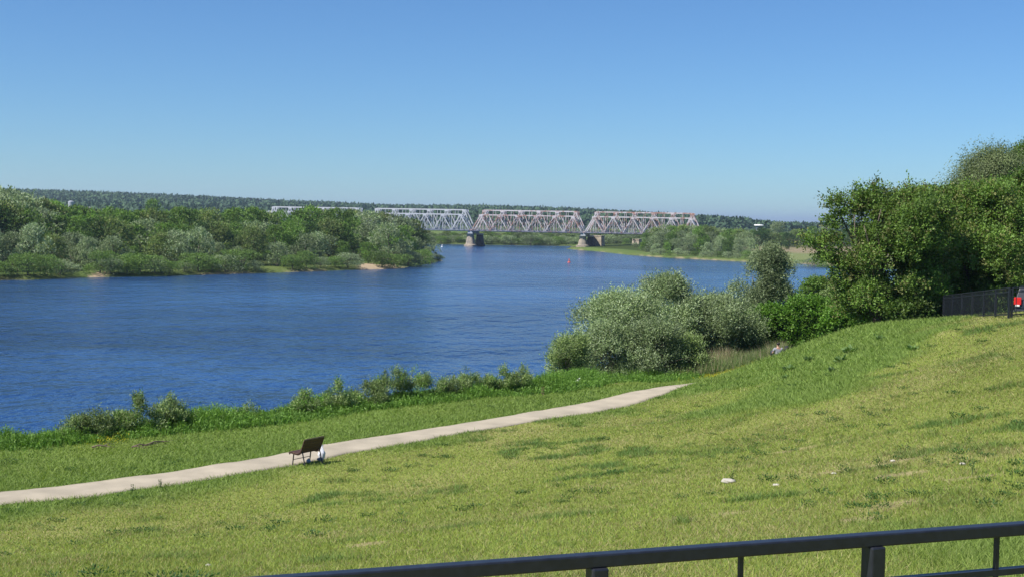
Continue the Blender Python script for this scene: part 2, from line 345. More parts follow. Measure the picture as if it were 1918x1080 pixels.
bs = math_('MULTIPLY_ADD', band2.outputs[0], .3, math_('MULTIPLY', band.outputs[0], .7)); nt.links.new(bs, rb.inputs[0])
bp = nt.nodes.new('ShaderNodeBump'); bp.inputs['Distance'].default_value = .42
nt.links.new(math_('MULTIPLY_ADD', rb.outputs[0], -.45, 1.0), bp.inputs['Strength']); nt.links.new(hsum, bp.inputs['Height']); nt.links.new(bp.outputs[0], b_.inputs['Normal'])
mix = nt.nodes.new('ShaderNodeMix'); mix.data_type = 'RGBA'; mix.inputs[6].default_value = (.010, .032, .095, 1); mix.inputs[7].default_value = (.018, .068, .20, 1)
nt.links.new(rb.outputs[0], mix.inputs[0]); nt.links.new(mix.outputs[2], b_.inputs['Base Color'])
wr = np.array([(-26000, -200), (26000, -200), (26000, 26000), (-26000, 26000)])
tag(obj('river', mesh_np('river', [(a, b, 0) for a, b in wr], [(0, 1, 2, 3)], m_w)), kind='structure')

# footpath: a thin slab following the ground
def resample(Pp, n):
    d = np.concatenate([[0], np.cumsum(np.linalg.norm(np.diff(Pp, axis=0), axis=1))]); t = np.linspace(0, d[-1], n)
    return np.stack([np.interp(t, d, Pp[:, 0]), np.interp(t, d, Pp[:, 1])], 1)
NP = 160; U = resample(PU, NP); Lw = resample(PL, NP); K = 7; V = []
for k in range(K):
    t = k / (K - 1); q = U * (1 - t) + Lw * t
    if k in (0, K - 1):
        nrm = (U - Lw) / np.linalg.norm(U - Lw, axis=1)[:, None]; q = q + nrm * ((fbm(q[:, 0] + 5 * k, q[:, 1], .8, 61) - .5) * .28)[:, None]
    V.append(np.stack([q[:, 0], q[:, 1], hq(q[:, 0], q[:, 1]) + .035 - (.02 if k in (0, K - 1) else 0)], 1))
V = np.array(V); Vf = V.reshape(-1, 3); low = Vf.copy(); low[:, 2] -= .15
fq = [(k * NP + i, k * NP + i + 1, (k + 1) * NP + i + 1, (k + 1) * NP + i)[::-1] for k in range(K - 1) for i in range(NP - 1)]
nV = len(Vf)
for k, s in ((0, 1), (K - 1, -1)):
    for i in range(NP - 1):
        a = k * NP + i; f = (a, a + 1, a + 1 + nV, a + nV); fq.append(f if s > 0 else f[::-1])
m_path = simple('packed_gravel', (.36, .312, .235), .95, nscale=1.1, namt=.16, bump=.5)
tag(obj('path', mesh_np('path', np.concatenate([Vf, low]), fq, m_path, None, False)), kind='structure')

# ------------------------------------------------------------------ leaves
def nrmz(v): return v / (np.linalg.norm(v, axis=-1, keepdims=True) + 1e-9)
def leafquads(C, T, N, L, Wd, col):
    S = nrmz(np.cross(N, T)); n = len(C); L = np.broadcast_to(L, n)[:, None]; Wd = np.broadcast_to(Wd, n)[:, None]
    V = np.stack([C, C + T * L * .45 + S * Wd / 2, C + T * L, C + T * L * .45 - S * Wd / 2], 1).reshape(-1, 3)
    return V, np.arange(4 * n).reshape(n, 4), np.repeat(col, 4, axis=0)
def make_lobes(rng, H, W, n, z0=.25, flat=1.0, rr=(.2, .34)):
    out_ = []
    for i in range(n):
        z = z0 + (1 - z0) * (i + .5) / n; env = math.sin(math.pi * min(.97, .16 + .8 * (z - z0) / (1 - z0))) ** .6
        a = rng.uniform(0, 2 * math.pi) + i * 2.4; r = rng.uniform(*rr)
        rad_ = max(0, env * .5 - r * .75) * W * rng.uniform(.45, 1.3)
        rz = r * W * rng.uniform(.75, 1.15) * flat
        out_.append((math.cos(a) * rad_, math.sin(a) * rad_, min(z * H, H - rz * .95), r * W, r * W, rz))
    for i in range(n // 4):
        a = rng.uniform(0, 6.28); z = z0 + (1 - z0) * rng.uniform(.25, .98); env = math.sin(math.pi * min(.97, .16 + .8 * (z - z0) / (1 - z0))) ** .6; r = rng.uniform(.04, .08)
        q = env * .5 * W * rng.uniform(.85, 1.12); out_.append((math.cos(a) * q, math.sin(a) * q, min(z * H * rng.uniform(.98, 1.08), H * 1.02 - r * W), r * W, r * W, r * W * rng.uniform(1, 2)))
    return out_
def crown(rng, lobes, ns, nl, L, Wd, slen, upn, pal, jit=.5, droop=0., fill=.35, lvar=.22):
    lo = np.array(lobes); wgt = (lo[:, 3] * lo[:, 4] * lo[:, 5]) ** (2 / 3); li = rng.choice(len(lo), ns, p=wgt / wgt.sum())
    d = nrmz(rng.normal(size=(ns, 3))); d[:, 2] = np.where(d[:, 2] < -.35, -d[:, 2], d[:, 2])
    r = fill + (1 - fill) * rng.random(ns) ** .45
    p = lo[li, :3] + d * r[:, None] * lo[li, 3:6]
    sd = nrmz(d * .9 + np.array([0, 0, upn]) + rng.normal(size=(ns, 3)) * .35)
    sl = slen * rng.uniform(.5, 1.3, ns)
    pal = np.array(pal); base = pal[rng.integers(0, len(pal), ns)]
    lt = rng.uniform(1 - lvar, 1 + lvar, len(lo)); base = base * lt[li][:, None] * rng.uniform(.8, 1.2, ns)[:, None]
    t = rng.random((ns, nl)); C = p[:, None] + sd[:, None] * (t * sl[:, None])[..., None] + rng.normal(size=(ns, nl, 3)) * (slen * .16)
    T = nrmz(sd[:, None] * .7 + rng.normal(size=(ns, nl, 3)) * jit + np.array([0, 0, -droop]))
    N = nrmz(d[:, None] * .7 + np.array([0, 0, .5]) + rng.normal(size=(ns, nl, 3)) * .6)
    col = np.repeat(base[:, None], nl, 1) * rng.uniform(.8, 1.25, (ns, nl, 1))
    n = ns * nl
    return leafquads(C.reshape(n, 3), T.reshape(n, 3), N.reshape(n, 3), L * rng.uniform(.6, 1.3, n), Wd * rng.uniform(.6, 1.3, n), col.reshape(n, 3))
def trunk(rng, lobes, H, r0, stems=1, lean=.05, spread=.05, base=-.3, nlimb=99):
    m = MB(); lo = list(lobes); top = max(l[2] for l in lo)
    ax = []
    for s in range(stems):
        a = rng.uniform(0, 6.28); l = spread * H * (1 if stems > 1 else 0)
        tip = (math.cos(a) * l * 2.2, math.sin(a) * l * 2.2, top * rng.uniform(.8, 1.0))
        pts = [(math.cos(a) * l * .12 + (tip[0] - 0) * t ** 1.2 + rng.normal() * .012 * H * t, math.sin(a) * l * .12 + tip[1] * t ** 1.2 + rng.normal() * .012 * H * t, base + (tip[2] - base) * t) for t in np.linspace(0, 1, 8)]
        m.tube(pts, [r0 * (1.15 - .9 * t) if t > 0 else r0 * 1.5 for t in np.linspace(0, 1, 8)], 7); ax.append(pts)
    for q, l in enumerate(lo[:nlimb]):
        pts = ax[q % stems]; zt = l[2] * rng.uniform(.45, .7); k = min(range(8), key=lambda i: abs(pts[i][2] - zt)); s = pts[k]
        mid = ((s[0] + l[0]) / 2, (s[1] + l[1]) / 2, (s[2] + l[2]) / 2 + .03 * H); rr = r0 * (.55 - .3 * k / 8)
        m.tube([s, mid, (l[0], l[1], l[2]), (l[0] * 1.25, l[1] * 1.25, l[2] + l[5] * .6)], [rr, rr * .7, rr * .4, rr * .12], 5)
    return m
GREEN = [(.085, .155, .028), (.10, .18, .032), (.07, .125, .025), (.12, .18, .04)]
BRIGHT = [(.10, .22, .022), (.08, .18, .02), (.13, .24, .035)]
OLIVE = [(.12, .165, .05), (.10, .15, .045), (.14, .165, .06)]
SILVER = [(.18, .225, .115), (.14, .19, .085), (.21, .25, .15), (.12, .165, .065)]
DARK = [(.04, .08, .018), (.035, .07, .016)]
MAPLE = [(.105, .175, .034), (.13, .215, .04), (.08, .14, .03), (.14, .15, .05), (.115, .19, .034)]

ORD = ['first', 'second', 'third', 'fourth', 'fifth', 'sixth', 'seventh', 'eighth', 'ninth', 'tenth', 'eleventh', 'twelfth', 'thirteenth', 'fourteenth', 'fifteenth', 'sixteenth', 'seventeenth', 'eighteenth', 'nineteenth', 'twentieth', 'twenty-first', 'twenty-second', 'twenty-third', 'twenty-fourth', 'twenty-fifth', 'twenty-sixth', 'twenty-seventh', 'twenty-eighth', 'twenty-ninth', 'thirtieth']

TENS = {3: 'thirty', 4: 'forty'}
def ORDX(i):
    n = i + 1
    return ORD[i] if n <= 30 else TENS[n // 10] + ('-' + ORD[n % 10 - 1] if n % 10 else 'th').replace('tyth', 'tieth')
# ---- shared meshes for the trees across the water (unit height)
FARV = {}
BR = 1.45
def far_variants(kind, pal, n, W, mat, z0, flat=1., upn=.35, ns=620, nl=6, L=.045, lw=.5, nlobes=14, slen=.06, stems=1, rr=(.2, .34)):
    L_ = []
    for k in range(n):
        rng = np.random.default_rng(hash_(kind) + k); lo = make_lobes(rng, 1.0, W, nlobes, z0, flat, rr)
        V, Fc, c = crown(rng, lo, ns, nl, L, L * lw, slen, upn, [tuple(q * BR for q in p_) for p_ in pal], lvar=.3, fill=.5)
        me = mesh_np(kind + '_crown', V, Fc, mat, c)
        tr = trunk(rng, lo, 1.0, .022, stems, base=-.06, nlimb=8); tm = bpy.data.meshes.new(kind + '_trunk'); tm.from_pydata(tr.v, [], tr.f); tm.materials.append(M_BARK)
        L_.append((me, tm))
    FARV[kind] = L_
def hash_(s): return sum(ord(c) * (i + 3) for i, c in enumerate(s)) * 7
far_variants('broadleaf', GREEN, 6, 1.0, M_LEAF, .02, ns=1100, nlobes=20, rr=(.15, .27))
far_variants('olive_tree', OLIVE, 3, 1.0, M_LEAF, .02, ns=1100, nlobes=20, rr=(.15, .27))
far_variants('willow_tree', SILVER, 6, 1.1, M_WILLOW, .02, upn=.6, ns=1150, lw=.4, nlobes=20, rr=(.14, .25))
far_variants('willow_bush', SILVER, 6, 2.0, M_WILLOW, .0, .55, upn=.9, ns=1000, lw=.35, nlobes=11, stems=3, L=.06, slen=.09)
far_variants('green_bush', [(.11, .17, .045), (.09, .15, .035)], 4, 2.0, M_LEAF, .0, .55, upn=.9, ns=1000, nlobes=11, stems=3, L=.06, slen=.09)
far_variants('dark_tree', DARK, 3, 1.0, M_LEAF, .06, ns=900)
cnt = [0]
def far_tree(kind, x, y, h, wscale, label, cat, group, z=None):
    k = cnt[0]; cnt[0] += 1; vs = FARV[kind]; me, tm = vs[(k * 7 + k // 3) % len(vs)]
    nm = 'bush' if 'bush' in kind else 'tree'
    if kind == 'willow_tree': nm = 'willow_tree'
    if kind == 'willow_bush': nm = 'willow_bush'
    root = empty(nm, (x, y, (h1(x, y) if z is None else z) - .1), rz=(k * 2.39996) % 6.283); root.scale = (h * wscale, h * wscale, h)
    obj('crown', me, root); obj('trunk', tm, root); return tag(root, label, cat, group)
# left bank rows
def shoreD(px):
    T = [(a, P(a, b, 0)[1]) for a, b in L_px]; return float(interp(px, T))
rl = np.random.default_rng(11)
def hgt(px, py, D, z): return max(2.0, PD(px, py, D)[2] - z)
SKY_L = [(-310, 356), (-60, 350), (0, 357), (28, 362), (45, 372), (90, 378), (115, 384), (150, 391), (200, 393), (260, 394), (330, 394), (400, 394), (450, 393), (520, 396), (560, 391), (610, 391), (660, 396), (690, 402), (730, 402), (760, 408), (785, 424), (803, 446), (815, 462)]
pxs = list(np.arange(-310, 800, 27.)); 
for i, px in enumerate(pxs):
    D = shoreD(px) + rl.uniform(62, 95); x = XD(px, D); z = h1(x, D); py = interp(px, SKY_L) + rl.uniform(-3, 5)
    kind = 'willow_tree' if px < 60 else ['broadleaf', 'broadleaf', 'olive_tree', 'broadleaf'][i % 4]
    if px > 640: kind = ['olive_tree', 'willow_tree'][i % 2]
    far_tree(kind, x, D, hgt(px, py, D, z), rl.uniform(.85, 1.1), 'tall %s tree on the left bank skyline, %s from left' % ('grey-green' if kind == 'willow_tree' else 'leafy green', ORDX(i)), 'tree', 'trees on the far left bank')
pxs = list(np.arange(-302, 790, 34.))
for i, px in enumerate(pxs):
    D = shoreD(px) + rl.uniform(34, 50); x = XD(px, D); z = h1(x, D); py = interp(px, SKY_L) + rl.uniform(14, 30) * (1 if px < 740 else .6)
    kind = ['broadleaf', 'broadleaf', 'dark_tree', 'olive_tree', 'broadleaf', 'willow_tree'][i % 6]
    far_tree(kind, x, D, hgt(px, py, D, z), rl.uniform(.9, 1.2), 'rounded %s tree, left bank middle row, %s from left' % ({'broadleaf': 'green', 'dark_tree': 'dark green', 'olive_tree': 'olive green', 'willow_tree': 'grey-green'}[kind], ORDX(i)), 'tree', 'trees on the far left bank')
pxs = [(-260, 440), (-215, 430), (-170, 444), (-120, 432), (-70, 440), (-12, 430), (22, 437), (62, 421), (98, 440), (132, 437), (165, 446), (212, 444), (250, 462), (300, 437), (330, 433), (372, 428), (410, 455), (443, 462), (475, 425), (520, 455), (572, 440), (598, 436), (640, 452), (690, 455), (728, 420), (752, 455), (778, 445), (800, 462)]
for i, (px, py) in enumerate(pxs):
    D = shoreD(px) + rl.uniform(13, 22); x = XD(px, D); z = h1(x, D)
    kind = ['willow_tree', 'willow_tree', 'willow_tree', 'olive_tree', 'willow_tree'][i % 5]
    if px in (640, 250, 690): kind = 'broadleaf'
    far_tree(kind, x, D, hgt(px, py, D, z), rl.uniform(.75, 1.0), '%s tree behind the left bank waterside bushes, %s from left' % ({'willow_tree': 'silvery willow', 'olive_tree': 'olive green', 'broadleaf': 'dark green'}[kind], ORDX(i)), 'tree', 'willows along the far left bank')
pxs = [(-270, 492, 1), (-225, 488, 1), (-180, 494, 1), (-140, 486, 1), (-95, 492, 1), (-50, 486, 1), (-5, 488, 1), (20, 500, .8), (52, 478, 1), (84, 478, 1), (112, 490, 1), (188, 478, 1), (206, 488, 1), (238, 484, 1), (262, 480, 1), (290, 486, .9), (318, 492, 1), (345, 490, .8), (372, 482, 1), (398, 492, .9), (422, 486, 1), (455, 476, 1), (478, 486, .9), (548, 484, 1), (575, 478, 1), (600, 480, 1), (628, 486, .9), (652, 481, 1), (716, 474, .9), (738, 476, 1), (765, 472, 1), (790, 470, 1), (808, 474, 1), (820, 480, .8)]
for i, (px, py, s) in enumerate(pxs):
    D = shoreD(px) + rl.uniform(1.5, 4); x = XD(px, D); z = h1(x, D)
    kind = ['willow_bush', 'green_bush', 'willow_bush', 'green_bush', 'green_bush'][i % 5]
    far_tree(kind, x, D, hgt(px, py - 4 - rl.uniform(-6, 5), D, z), rl.uniform(.85, 1.6), '%s bush at the waterline of the left bank, %s from the left' % ('silvery willow' if kind == 'willow_bush' else 'yellowish green', ORDX(i)), 'bush', 'bushes along the far left waterline')
D = 640; x = XD(287, D); far_tree('broadleaf', x, D, hgt(287, 366, D, 4), .55, 'lone tall tree rising above the left wood in front of the hill', 'tree', None)
for i, px in enumerate((175, 215, 232, 322)):
    D = 760; far_tree('dark_tree', XD(px, D), D, hgt(px, 384 + (i % 2) * 2, D, 5), 1.3, 'dark tree low on the skyline %s of the lone tall tree, %s' % ('right' if px > 300 else 'left', ['nearest the water tower', 'second from the tower', 'close to it', 'with a rounded top'][i]), 'tree', 'dark trees in front of the hill')
# right bank wood, front bushes and meadow trees
def rshoreD(px):
    T = [(a, P(a, b, 0)[1]) for a, b in R_px]; return float(interp(px, T))
SKY_R = [(1195, 448), (1210, 434), (1225, 425), (1250, 421), (1300, 421), (1340, 424), (1370, 427), (1400, 432), (1420, 450)]
k = 0
for row, (o0, o1, dy0, dy1, step, x0, x1) in enumerate([(75, 100, 0, 4, 17, 1212, 1402), (45, 62, 10, 18, 18, 1205, 1405), (22, 34, 24, 34, 19, 1212, 1412), (5, 9, 42, 48, 16, 1222, 1440)]):
    for i, px in enumerate(np.arange(x0, x1, step)):
        D = rshoreD(px) + rl.uniform(o0, o1) ; x = XD(px, D); z = h1(x, D); py = interp(px, SKY_R) + rl.uniform(dy0, dy1)
        if row == 3: py = 466 + rl.uniform(-2, 5) + (px - 1220) * .03
        kind = (['broadleaf', 'olive_tree', 'willow_tree'], ['broadleaf', 'willow_tree', 'willow_tree'], ['willow_tree', 'willow_tree', 'broadleaf'], ['willow_bush', 'willow_bush', 'green_bush'])[row][i % 3]
        lab = '%s %s %s of the right bank wood, %s from bridge' % ({'broadleaf': 'green', 'olive_tree': 'olive', 'willow_tree': 'grey-green', 'willow_bush': 'silvery', 'green_bush': 'green'}[kind], 'bush' if row == 3 else 'tree', ['on the skyline', 'in the middle row', 'in the lower row', 'at the foot'][row], ORD[i])
        far_tree(kind, x, D, hgt(px, py, D, z), rl.uniform(.85, 1.15), lab, 'bush' if row == 3 else 'tree', 'trees of the right bank wood')
for px, by, ty, kind, ws, lab in [(1427, 461, 428, 'dark_tree', 1.05, 'round dark tree standing alone on the pale meadow'), (1459, 460, 419, 'willow_tree', .9, 'tall grey-green tree right of the round dark meadow tree'),
                                  (1473, 468, 453, 'dark_tree', 1.0, 'small dark shrub low on the pale meadow'), (1415, 468, 459, 'green_bush', .7, 'little green bush left on the pale meadow'),
                                  (1497, 458, 432, 'olive_tree', 1., 'olive tree at the back edge of the meadow'), (1520, 458, 428, 'broadleaf', 1., 'green tree at the back right edge of the meadow'), (1550, 459, 426, 'willow_tree', 1., 'greyish tree behind the near tree branches on the right'),
                                  (1490, 493, 470, 'willow_bush', .6, 'narrow silvery bush at the water below the meadow'), (1524, 494, 466, 'willow_bush', .9, 'broad silvery bush at the water right of the narrow one'), (1545, 495, 472, 'green_bush', .8, 'green bush at the water by the small beach')]:
    q = P(px, by, 2.2 if by < 480 else 1.0); far_tree(kind, q[0], q[1], hgt(px, ty, q[1], q[2]), ws, lab, 'bush' if 'bush' in lab or 'shrub' in lab else 'tree', None, z=h1(q[0], q[1]))
for i, px in enumerate(np.arange(1395, 1620, 14)):
    D = 700 + rl.uniform(0, 60); x = XD(px, D); far_tree(['olive_tree', 'broadleaf', 'dark_tree', 'olive_tree'][i % 4], x, D, hgt(px, 434 + rl.uniform(-5, 4), D, h1(x, D)), 1.2, '%s tree in the low wood behind the meadow, %s from the left' % (['olive', 'green', 'dark', 'olive'][i % 4], ORD[i]), 'tree', 'low wood behind the meadow')
# far bank seen under the bridge
for row in range(2):
    for i, px in enumerate(np.arange(742, 1215, 12)):
        T = [(700, 724.), (860, 725.), (1030, 731.), (1075, 740.), (1215, 745.)]; D = interp(px, T) + (2 if row == 0 else 16) + rl.uniform(0, 8); x = XD(px, D)
        z = h1(x, D); py = (443 if row == 0 else 434) + rl.uniform(-3, 4)
        kind = [['willow_bush', 'green_bush', 'willow_tree'], ['broadleaf', 'willow_tree', 'olive_tree']][row][i % 3]
        far_tree(kind, x, D, hgt(px, py, D, z), 1.45, '%s beyond the bridge, %s row, %s from the left' % ({'willow_bush': 'silvery bush', 'green_bush': 'green bush', 'willow_tree': 'grey-green tree', 'broadleaf': 'green tree', 'olive_tree': 'olive tree'}[kind], ['front', 'back'][row], ORDX(i)), 'bush' if 'bush' in kind else 'tree', 'bushes and trees beyond the bridge')
for i, (px, py, D) in enumerate([(1128, 449, 735), (1150, 446, 730), (1172, 447, 715), (1190, 455, 640), (1203, 460, 610), (1212, 452, 600)]):
    x = XD(px, D); far_tree(['willow_bush', 'willow_tree', 'green_bush'][i % 3], x, D, hgt(px, py, D, h1(x, D)), .9, 'grey-green bush right of the pale old pier, %s along the bank' % ORD[i], 'bush', 'bushes at the right end of the bridge')

# distant forest on the hill: stuff
rf = np.random.default_rng(5); NT = 20000
a_ = rf.uniform(-.62, .6, NT); yd = 1250 + (RD + 150 - 1250) * rf.random(NT) ** .8; xd = a_ * yd; zg = height(xd, yd); ht = rf.uniform(.75, 1.1, NT) * TREEH; pq = CX + F * xd / yd
avail = ZC + (410 + ROLL * (pq - CX) - interp(pq, HILL_px)) / F * yd - zg; ht = np.clip(ht, 2.0, np.maximum(avail + rf.uniform(-2, 2.5, NT) + 3 * (fbm(xd, yd, 120, 5) - .5), 2.2)); wd = ht * rf.uniform(.4, .6, NT)
near_ = yd < 1700; keep = (~near_) | (rf.random(NT) < .4); xd, yd, zg, ht, wd = xd[keep], yd[keep], zg[keep], ht[keep], wd[keep]; NT = len(xd)
KL = 16; uu = rf.random((NT, KL)); dd = nrmz(rf.normal(size=(NT, KL, 3))); dd[..., 2] = np.abs(dd[..., 2]); prof = .5 * (1 - uu * .65)
C = np.stack([xd[:, None] + dd[..., 0] * prof * wd[:, None], yd[:, None] + dd[..., 1] * prof * wd[:, None], zg[:, None] + ht[:, None] * (.25 + .7 * uu)], -1).reshape(-1, 3)
T = nrmz(rf.normal(size=C.shape)); N = nrmz(dd.reshape(-1, 3) * .6 + np.array([0, 0, .7]))
zone = fbm(xd, yd, 260, 71); colf = np.where((zone > .55)[:, None], np.array([.055, .10, .042]), np.array([.042, .078, .04])) * rf.uniform(.85, 1.15, (NT, 1))
V, Fc, c = leafquads(C, T, N, rf.uniform(4, 7, len(C)), rf.uniform(3, 4.6, len(C)), np.repeat(colf, KL, 0))
tag(obj('distant_forest', mesh_np('distant_forest', V, Fc, M_FOREST, c)), 'dark bluish forest covering the long low hill behind the bridge', 'forest', kind='stuff')
print('far done', len(bpy.data.objects))

# ------------------------------------------------------------------ railway bridge
def paint(name, rust, base=(.45, .47, .50)):
    m, nt, out = newmat(name); b = nt.nodes.new('ShaderNodeBsdfPrincipled'); nt.links.new(b.outputs[0], out.inputs[0]); b.inputs['Roughness'].default_value = .6
    tc = nt.nodes.new('ShaderNodeTexCoord'); n = nt.nodes.new('ShaderNodeTexNoise'); n.inputs['Scale'].default_value = .35; n.inputs['Detail'].default_value = 6; n.inputs['Roughness'].default_value = .7
    nt.links.new(tc.outputs['Object'], n.inputs['Vector']); r = nt.nodes.new('ShaderNodeValToRGB'); r.color_ramp.elements[0].position = 1 - rust - .06; r.color_ramp.elements[1].position = 1 - rust + .06
    r.color_ramp.elements[0].color = (*base, 1); r.color_ramp.elements[1].color = (.31, .17, .135, 1); nt.links.new(n.outputs[0], r.inputs[0]); nt.links.new(r.outputs[0], b.inputs['Base Color']); return m
M_B0 = paint('bridge_paint_clean', .33); M_B1 = paint('bridge_paint_rusty', .49, (.52, .49, .51)); M_B2 = paint('bridge_paint_worn', .45, (.52, .50, .53))
M_DECK = simple('bridge_deck_steel', (.10, .12, .15), .7, nscale=.5); M_DECKRAIL = simple('deck_railing_paint', (.06, .09, .16), .6)
M_PIER, nt, out = newmat('pier_masonry'); b_ = nt.nodes.new('ShaderNodeBsdfPrincipled'); nt.links.new(b_.outputs[0], out.inputs[0]); b_.inputs['Roughness'].default_value = .9
tc = nt.nodes.new('ShaderNodeTexCoord'); br = nt.nodes.new('ShaderNodeTexNoise'); br.inputs['Scale'].default_value = .5; br.inputs['Detail'].default_value = 7; nt.links.new(tc.outputs['Object'], br.inputs['Vector'])
r = nt.nodes.new('ShaderNodeValToRGB'); r.color_ramp.elements[0].position = .35; r.color_ramp.elements[1].position = .68; r.color_ramp.elements[0].color = (.20, .18, .155, 1); r.color_ramp.elements[1].color = (.42, .345, .265, 1)
nt.links.new(br.outputs[0], r.inputs[0]); nt.links.new(r.outputs[0], b_.inputs['Base Color'])
M_PIERD = simple('dark_masonry', (.10, .085, .08), .95, nscale=.5, namt=.5)
M_CONC = simple('pale_concrete', (.42, .40, .36), .9, nscale=.8, namt=.3)
B0 = np.array([-22.6, 680.0]); BD = np.array([59.0, -15.0]); SPAN = float(np.linalg.norm(BD)); bdir = BD / SPAN; bn = np.array([-bdir[1], bdir[0]])
ZB = 8.4
def bp3(s, off, z): q = B0 + bdir * s + bn * off; return Vector((q[0], q[1], z))
BANG = math.atan2(bdir[1], bdir[0])
def span(parent, s0, off, w, H, mat, npan=6, zb=ZB, label=None, th=.55):
    # one span: two Warren trusses, portal bracing, deck
    root = obj('truss_span', None, parent); root.empty_display_size = 1
    e = .6; L = SPAN - 2 * e; pan = L / npan
    for k, o in enumerate((off, off + w)):
        m = MB(); bot = [bp3(s0 + e + i * pan, o, zb) for i in range(npan + 1)]; top = [bp3(s0 + e + (i + .5) * pan, o, zb + H) for i in range(npan)]
        m.bar(bot[0] - Vector((0, 0, 0)), bot[-1], .55, .75); m.bar(top[0], top[-1], .5, .6)
        for i in range(npan):
            d = 1.0 if i in (0, npan - 1) else .72
            m.bar(bot[i], top[i], th * d * (1.25 if i == 0 else 1), th * d); m.bar(top[i], bot[i + 1], th * d * (1.25 if i == npan - 1 else 1), th * d)
            m.bar(top[i], (bot[i] + bot[i + 1]) / 2, .26)
            if 0 < i: m.bar(bot[i], (top[i - 1] + top[i]) / 2, .26)
            # gusset plates
            dv = Vector((bdir[0], bdir[1], 0))
            m.bar(top[i] - dv * 1.0 - Vector((0, 0, .45)), top[i] + dv * 1.0 - Vector((0, 0, .45)), .6, 1.1); m.bar(bot[i] - dv * .9 + Vector((0, 0, .35)), bot[i] + dv * .9 + Vector((0, 0, .35)), .6, .9)
        m.build('truss', mat, root)
    m = MB()
    for i in range(npan):
        a = bp3(s0 + e + (i + .5) * pan, off, zb + H); b = bp3(s0 + e + (i + .5) * pan, off + w, zb + H); m.bar(a, b, .3)
        if i < npan - 1:
            c = bp3(s0 + e + (i + 1.5) * pan, off + w, zb + H); d = bp3(s0 + e + (i + 1.5) * pan, off, zb + H); m.bar(a, c, .22); m.bar(b, d, .22)
    m.build('top_bracing', mat, root)
    m = MB(); q = bp3(s0 + SPAN / 2, off + w / 2, zb + .35); m.box(q, (SPAN - .2, w - 1.0, .5), Matrix.Rotation(BANG, 3, 'Z')); m.build('deck', M_DECK, root)
    m = MB(); o = off - .9
    for z in (.9, 1.5): m.bar(bp3(s0 + .5, o, zb + z), bp3(s0 + SPAN - .5, o, zb + z), .1)
    for i in range(22): m.bar(bp3(s0 + 1 + i * (SPAN - 2) / 21, o, zb + .1), bp3(s0 + 1 + i * (SPAN - 2) / 21, o, zb + 1.55), .1)
    m.box(bp3(s0 + SPAN / 2, o + .3, zb + .05), (SPAN - .6, 1.0, .14), Matrix.Rotation(BANG, 3, 'Z')); m.build('walkway', M_DECKRAIL, root)
    m = MB()
    for i in range(npan):
        for t in (.36, .64):
            m.bar(bp3(s0 + e + (i + t) * pan, off - 1.2, zb + .3), bp3(s0 + e + (i + t) * pan, off - 1.2, zb + 3.0), .28)
    m.build('refuge_posts', mat, root)
    if label: root['label'] = label
    return root
def pier(parent, s, off, wid, dep, ztop, zbot, mat, name='pier', taper=1.0, label=None):
    # rounded, battered masonry pier with plinth, cap and bearing blocks
    root = obj(name, None, parent); m = MB(); n = 20; b = 0; prof = [(1.22 * taper, zbot - 3), (1.22 * taper, zbot + .9), (1.12 * taper, zbot + .95), (1.0, zbot + 1.2), (.68, ztop - .9)]
    def ring(sc, z):
        R = []
        for k in range(n):
            t = 2 * math.pi * k / n; cxx = math.cos(t); cyy = math.sin(t)
            u = abs(cxx) ** .6 * math.copysign(1, cxx) * wid / 2 * sc; v = abs(cyy) ** .8 * math.copysign(1, cyy) * (dep / 2 + (sc - 1) * wid * .5)
            q = bp3(s + u, off + v, z); R.append(tuple(q))
        return R
    rs = [ring(*p) for p in prof]; V = [p for r in rs for p in r]; Fc = [(i * n + k, i * n + (k + 1) % n, (i + 1) * n + (k + 1) % n, (i + 1) * n + k) for i in range(len(rs) - 1) for k in range(n)]
    Fc.append(tuple((len(rs) - 1) * n + k for k in range(n))); m.add(V, Fc); m.build('shaft', mat, root)
    m = MB(); V = ring(.78, ztop - .9) + ring(.78, ztop - .2); m.add(V, [(k, (k + 1) % n, n + (k + 1) % n, n + k) for k in range(n)] + [tuple(range(n, 2 * n)), tuple(range(n))[::-1]]); m.build('cap', M_CONC, root)
    if label: root['label'] = label
    return root
nb = tag(empty('railway_bridge'), 'nearer railway truss bridge crossing the river, white paint rusting to the right', 'bridge')
fb = tag(empty('railway_bridge'), 'taller white railway truss bridge directly behind the nearer rusty one', 'bridge')
for k in range(-2, 2):
    mt = {-2: M_B0, -1: M_B0, 0: M_B1, 1: M_B2}[k]
    span(nb, k * SPAN, 0, 5.0, 8.4, mt); span(fb, k * SPAN, 6.6, 5.5, 11.0, {-2: M_B0, -1: M_B0, 0: M_B2, 1: M_B1}[k], zb=ZB - .1)
for k in range(-2, 3):
    zb_ = 0 if k in (0,) else max(0, h1(*(B0 + bdir * k * SPAN)))
    pr = pier(nb, k * SPAN - .6, 2.5, 4.9, 5.0, ZB - 1.4, zb_, M_PIER, taper=1.1)
    for o in (0, 5.0):
        m = MB(); m.box(bp3(k * SPAN, o, ZB - 1.0), (2.6, 1.0, 1.2), Matrix.Rotation(BANG, 3, 'Z')); m.build('bearing', M_B0, pr)
    pr = pier(fb, k * SPAN + 1.2, 14.5, 4.2, 8.0, ZB - 1.4, zb_, M_PIERD, taper=1.0)
    for o in (10.6, 12.6):
        m = MB(); m.box(bp3(k * SPAN, o, ZB - 1.0), (2.4, 1.0, 1.1), Matrix.Rotation(BANG, 3, 'Z')); m.build('bearing', M_B0, pr)
M_OLD = simple('weathered_stone', (.40, .345, .27), .95, nscale=.6, namt=.35)
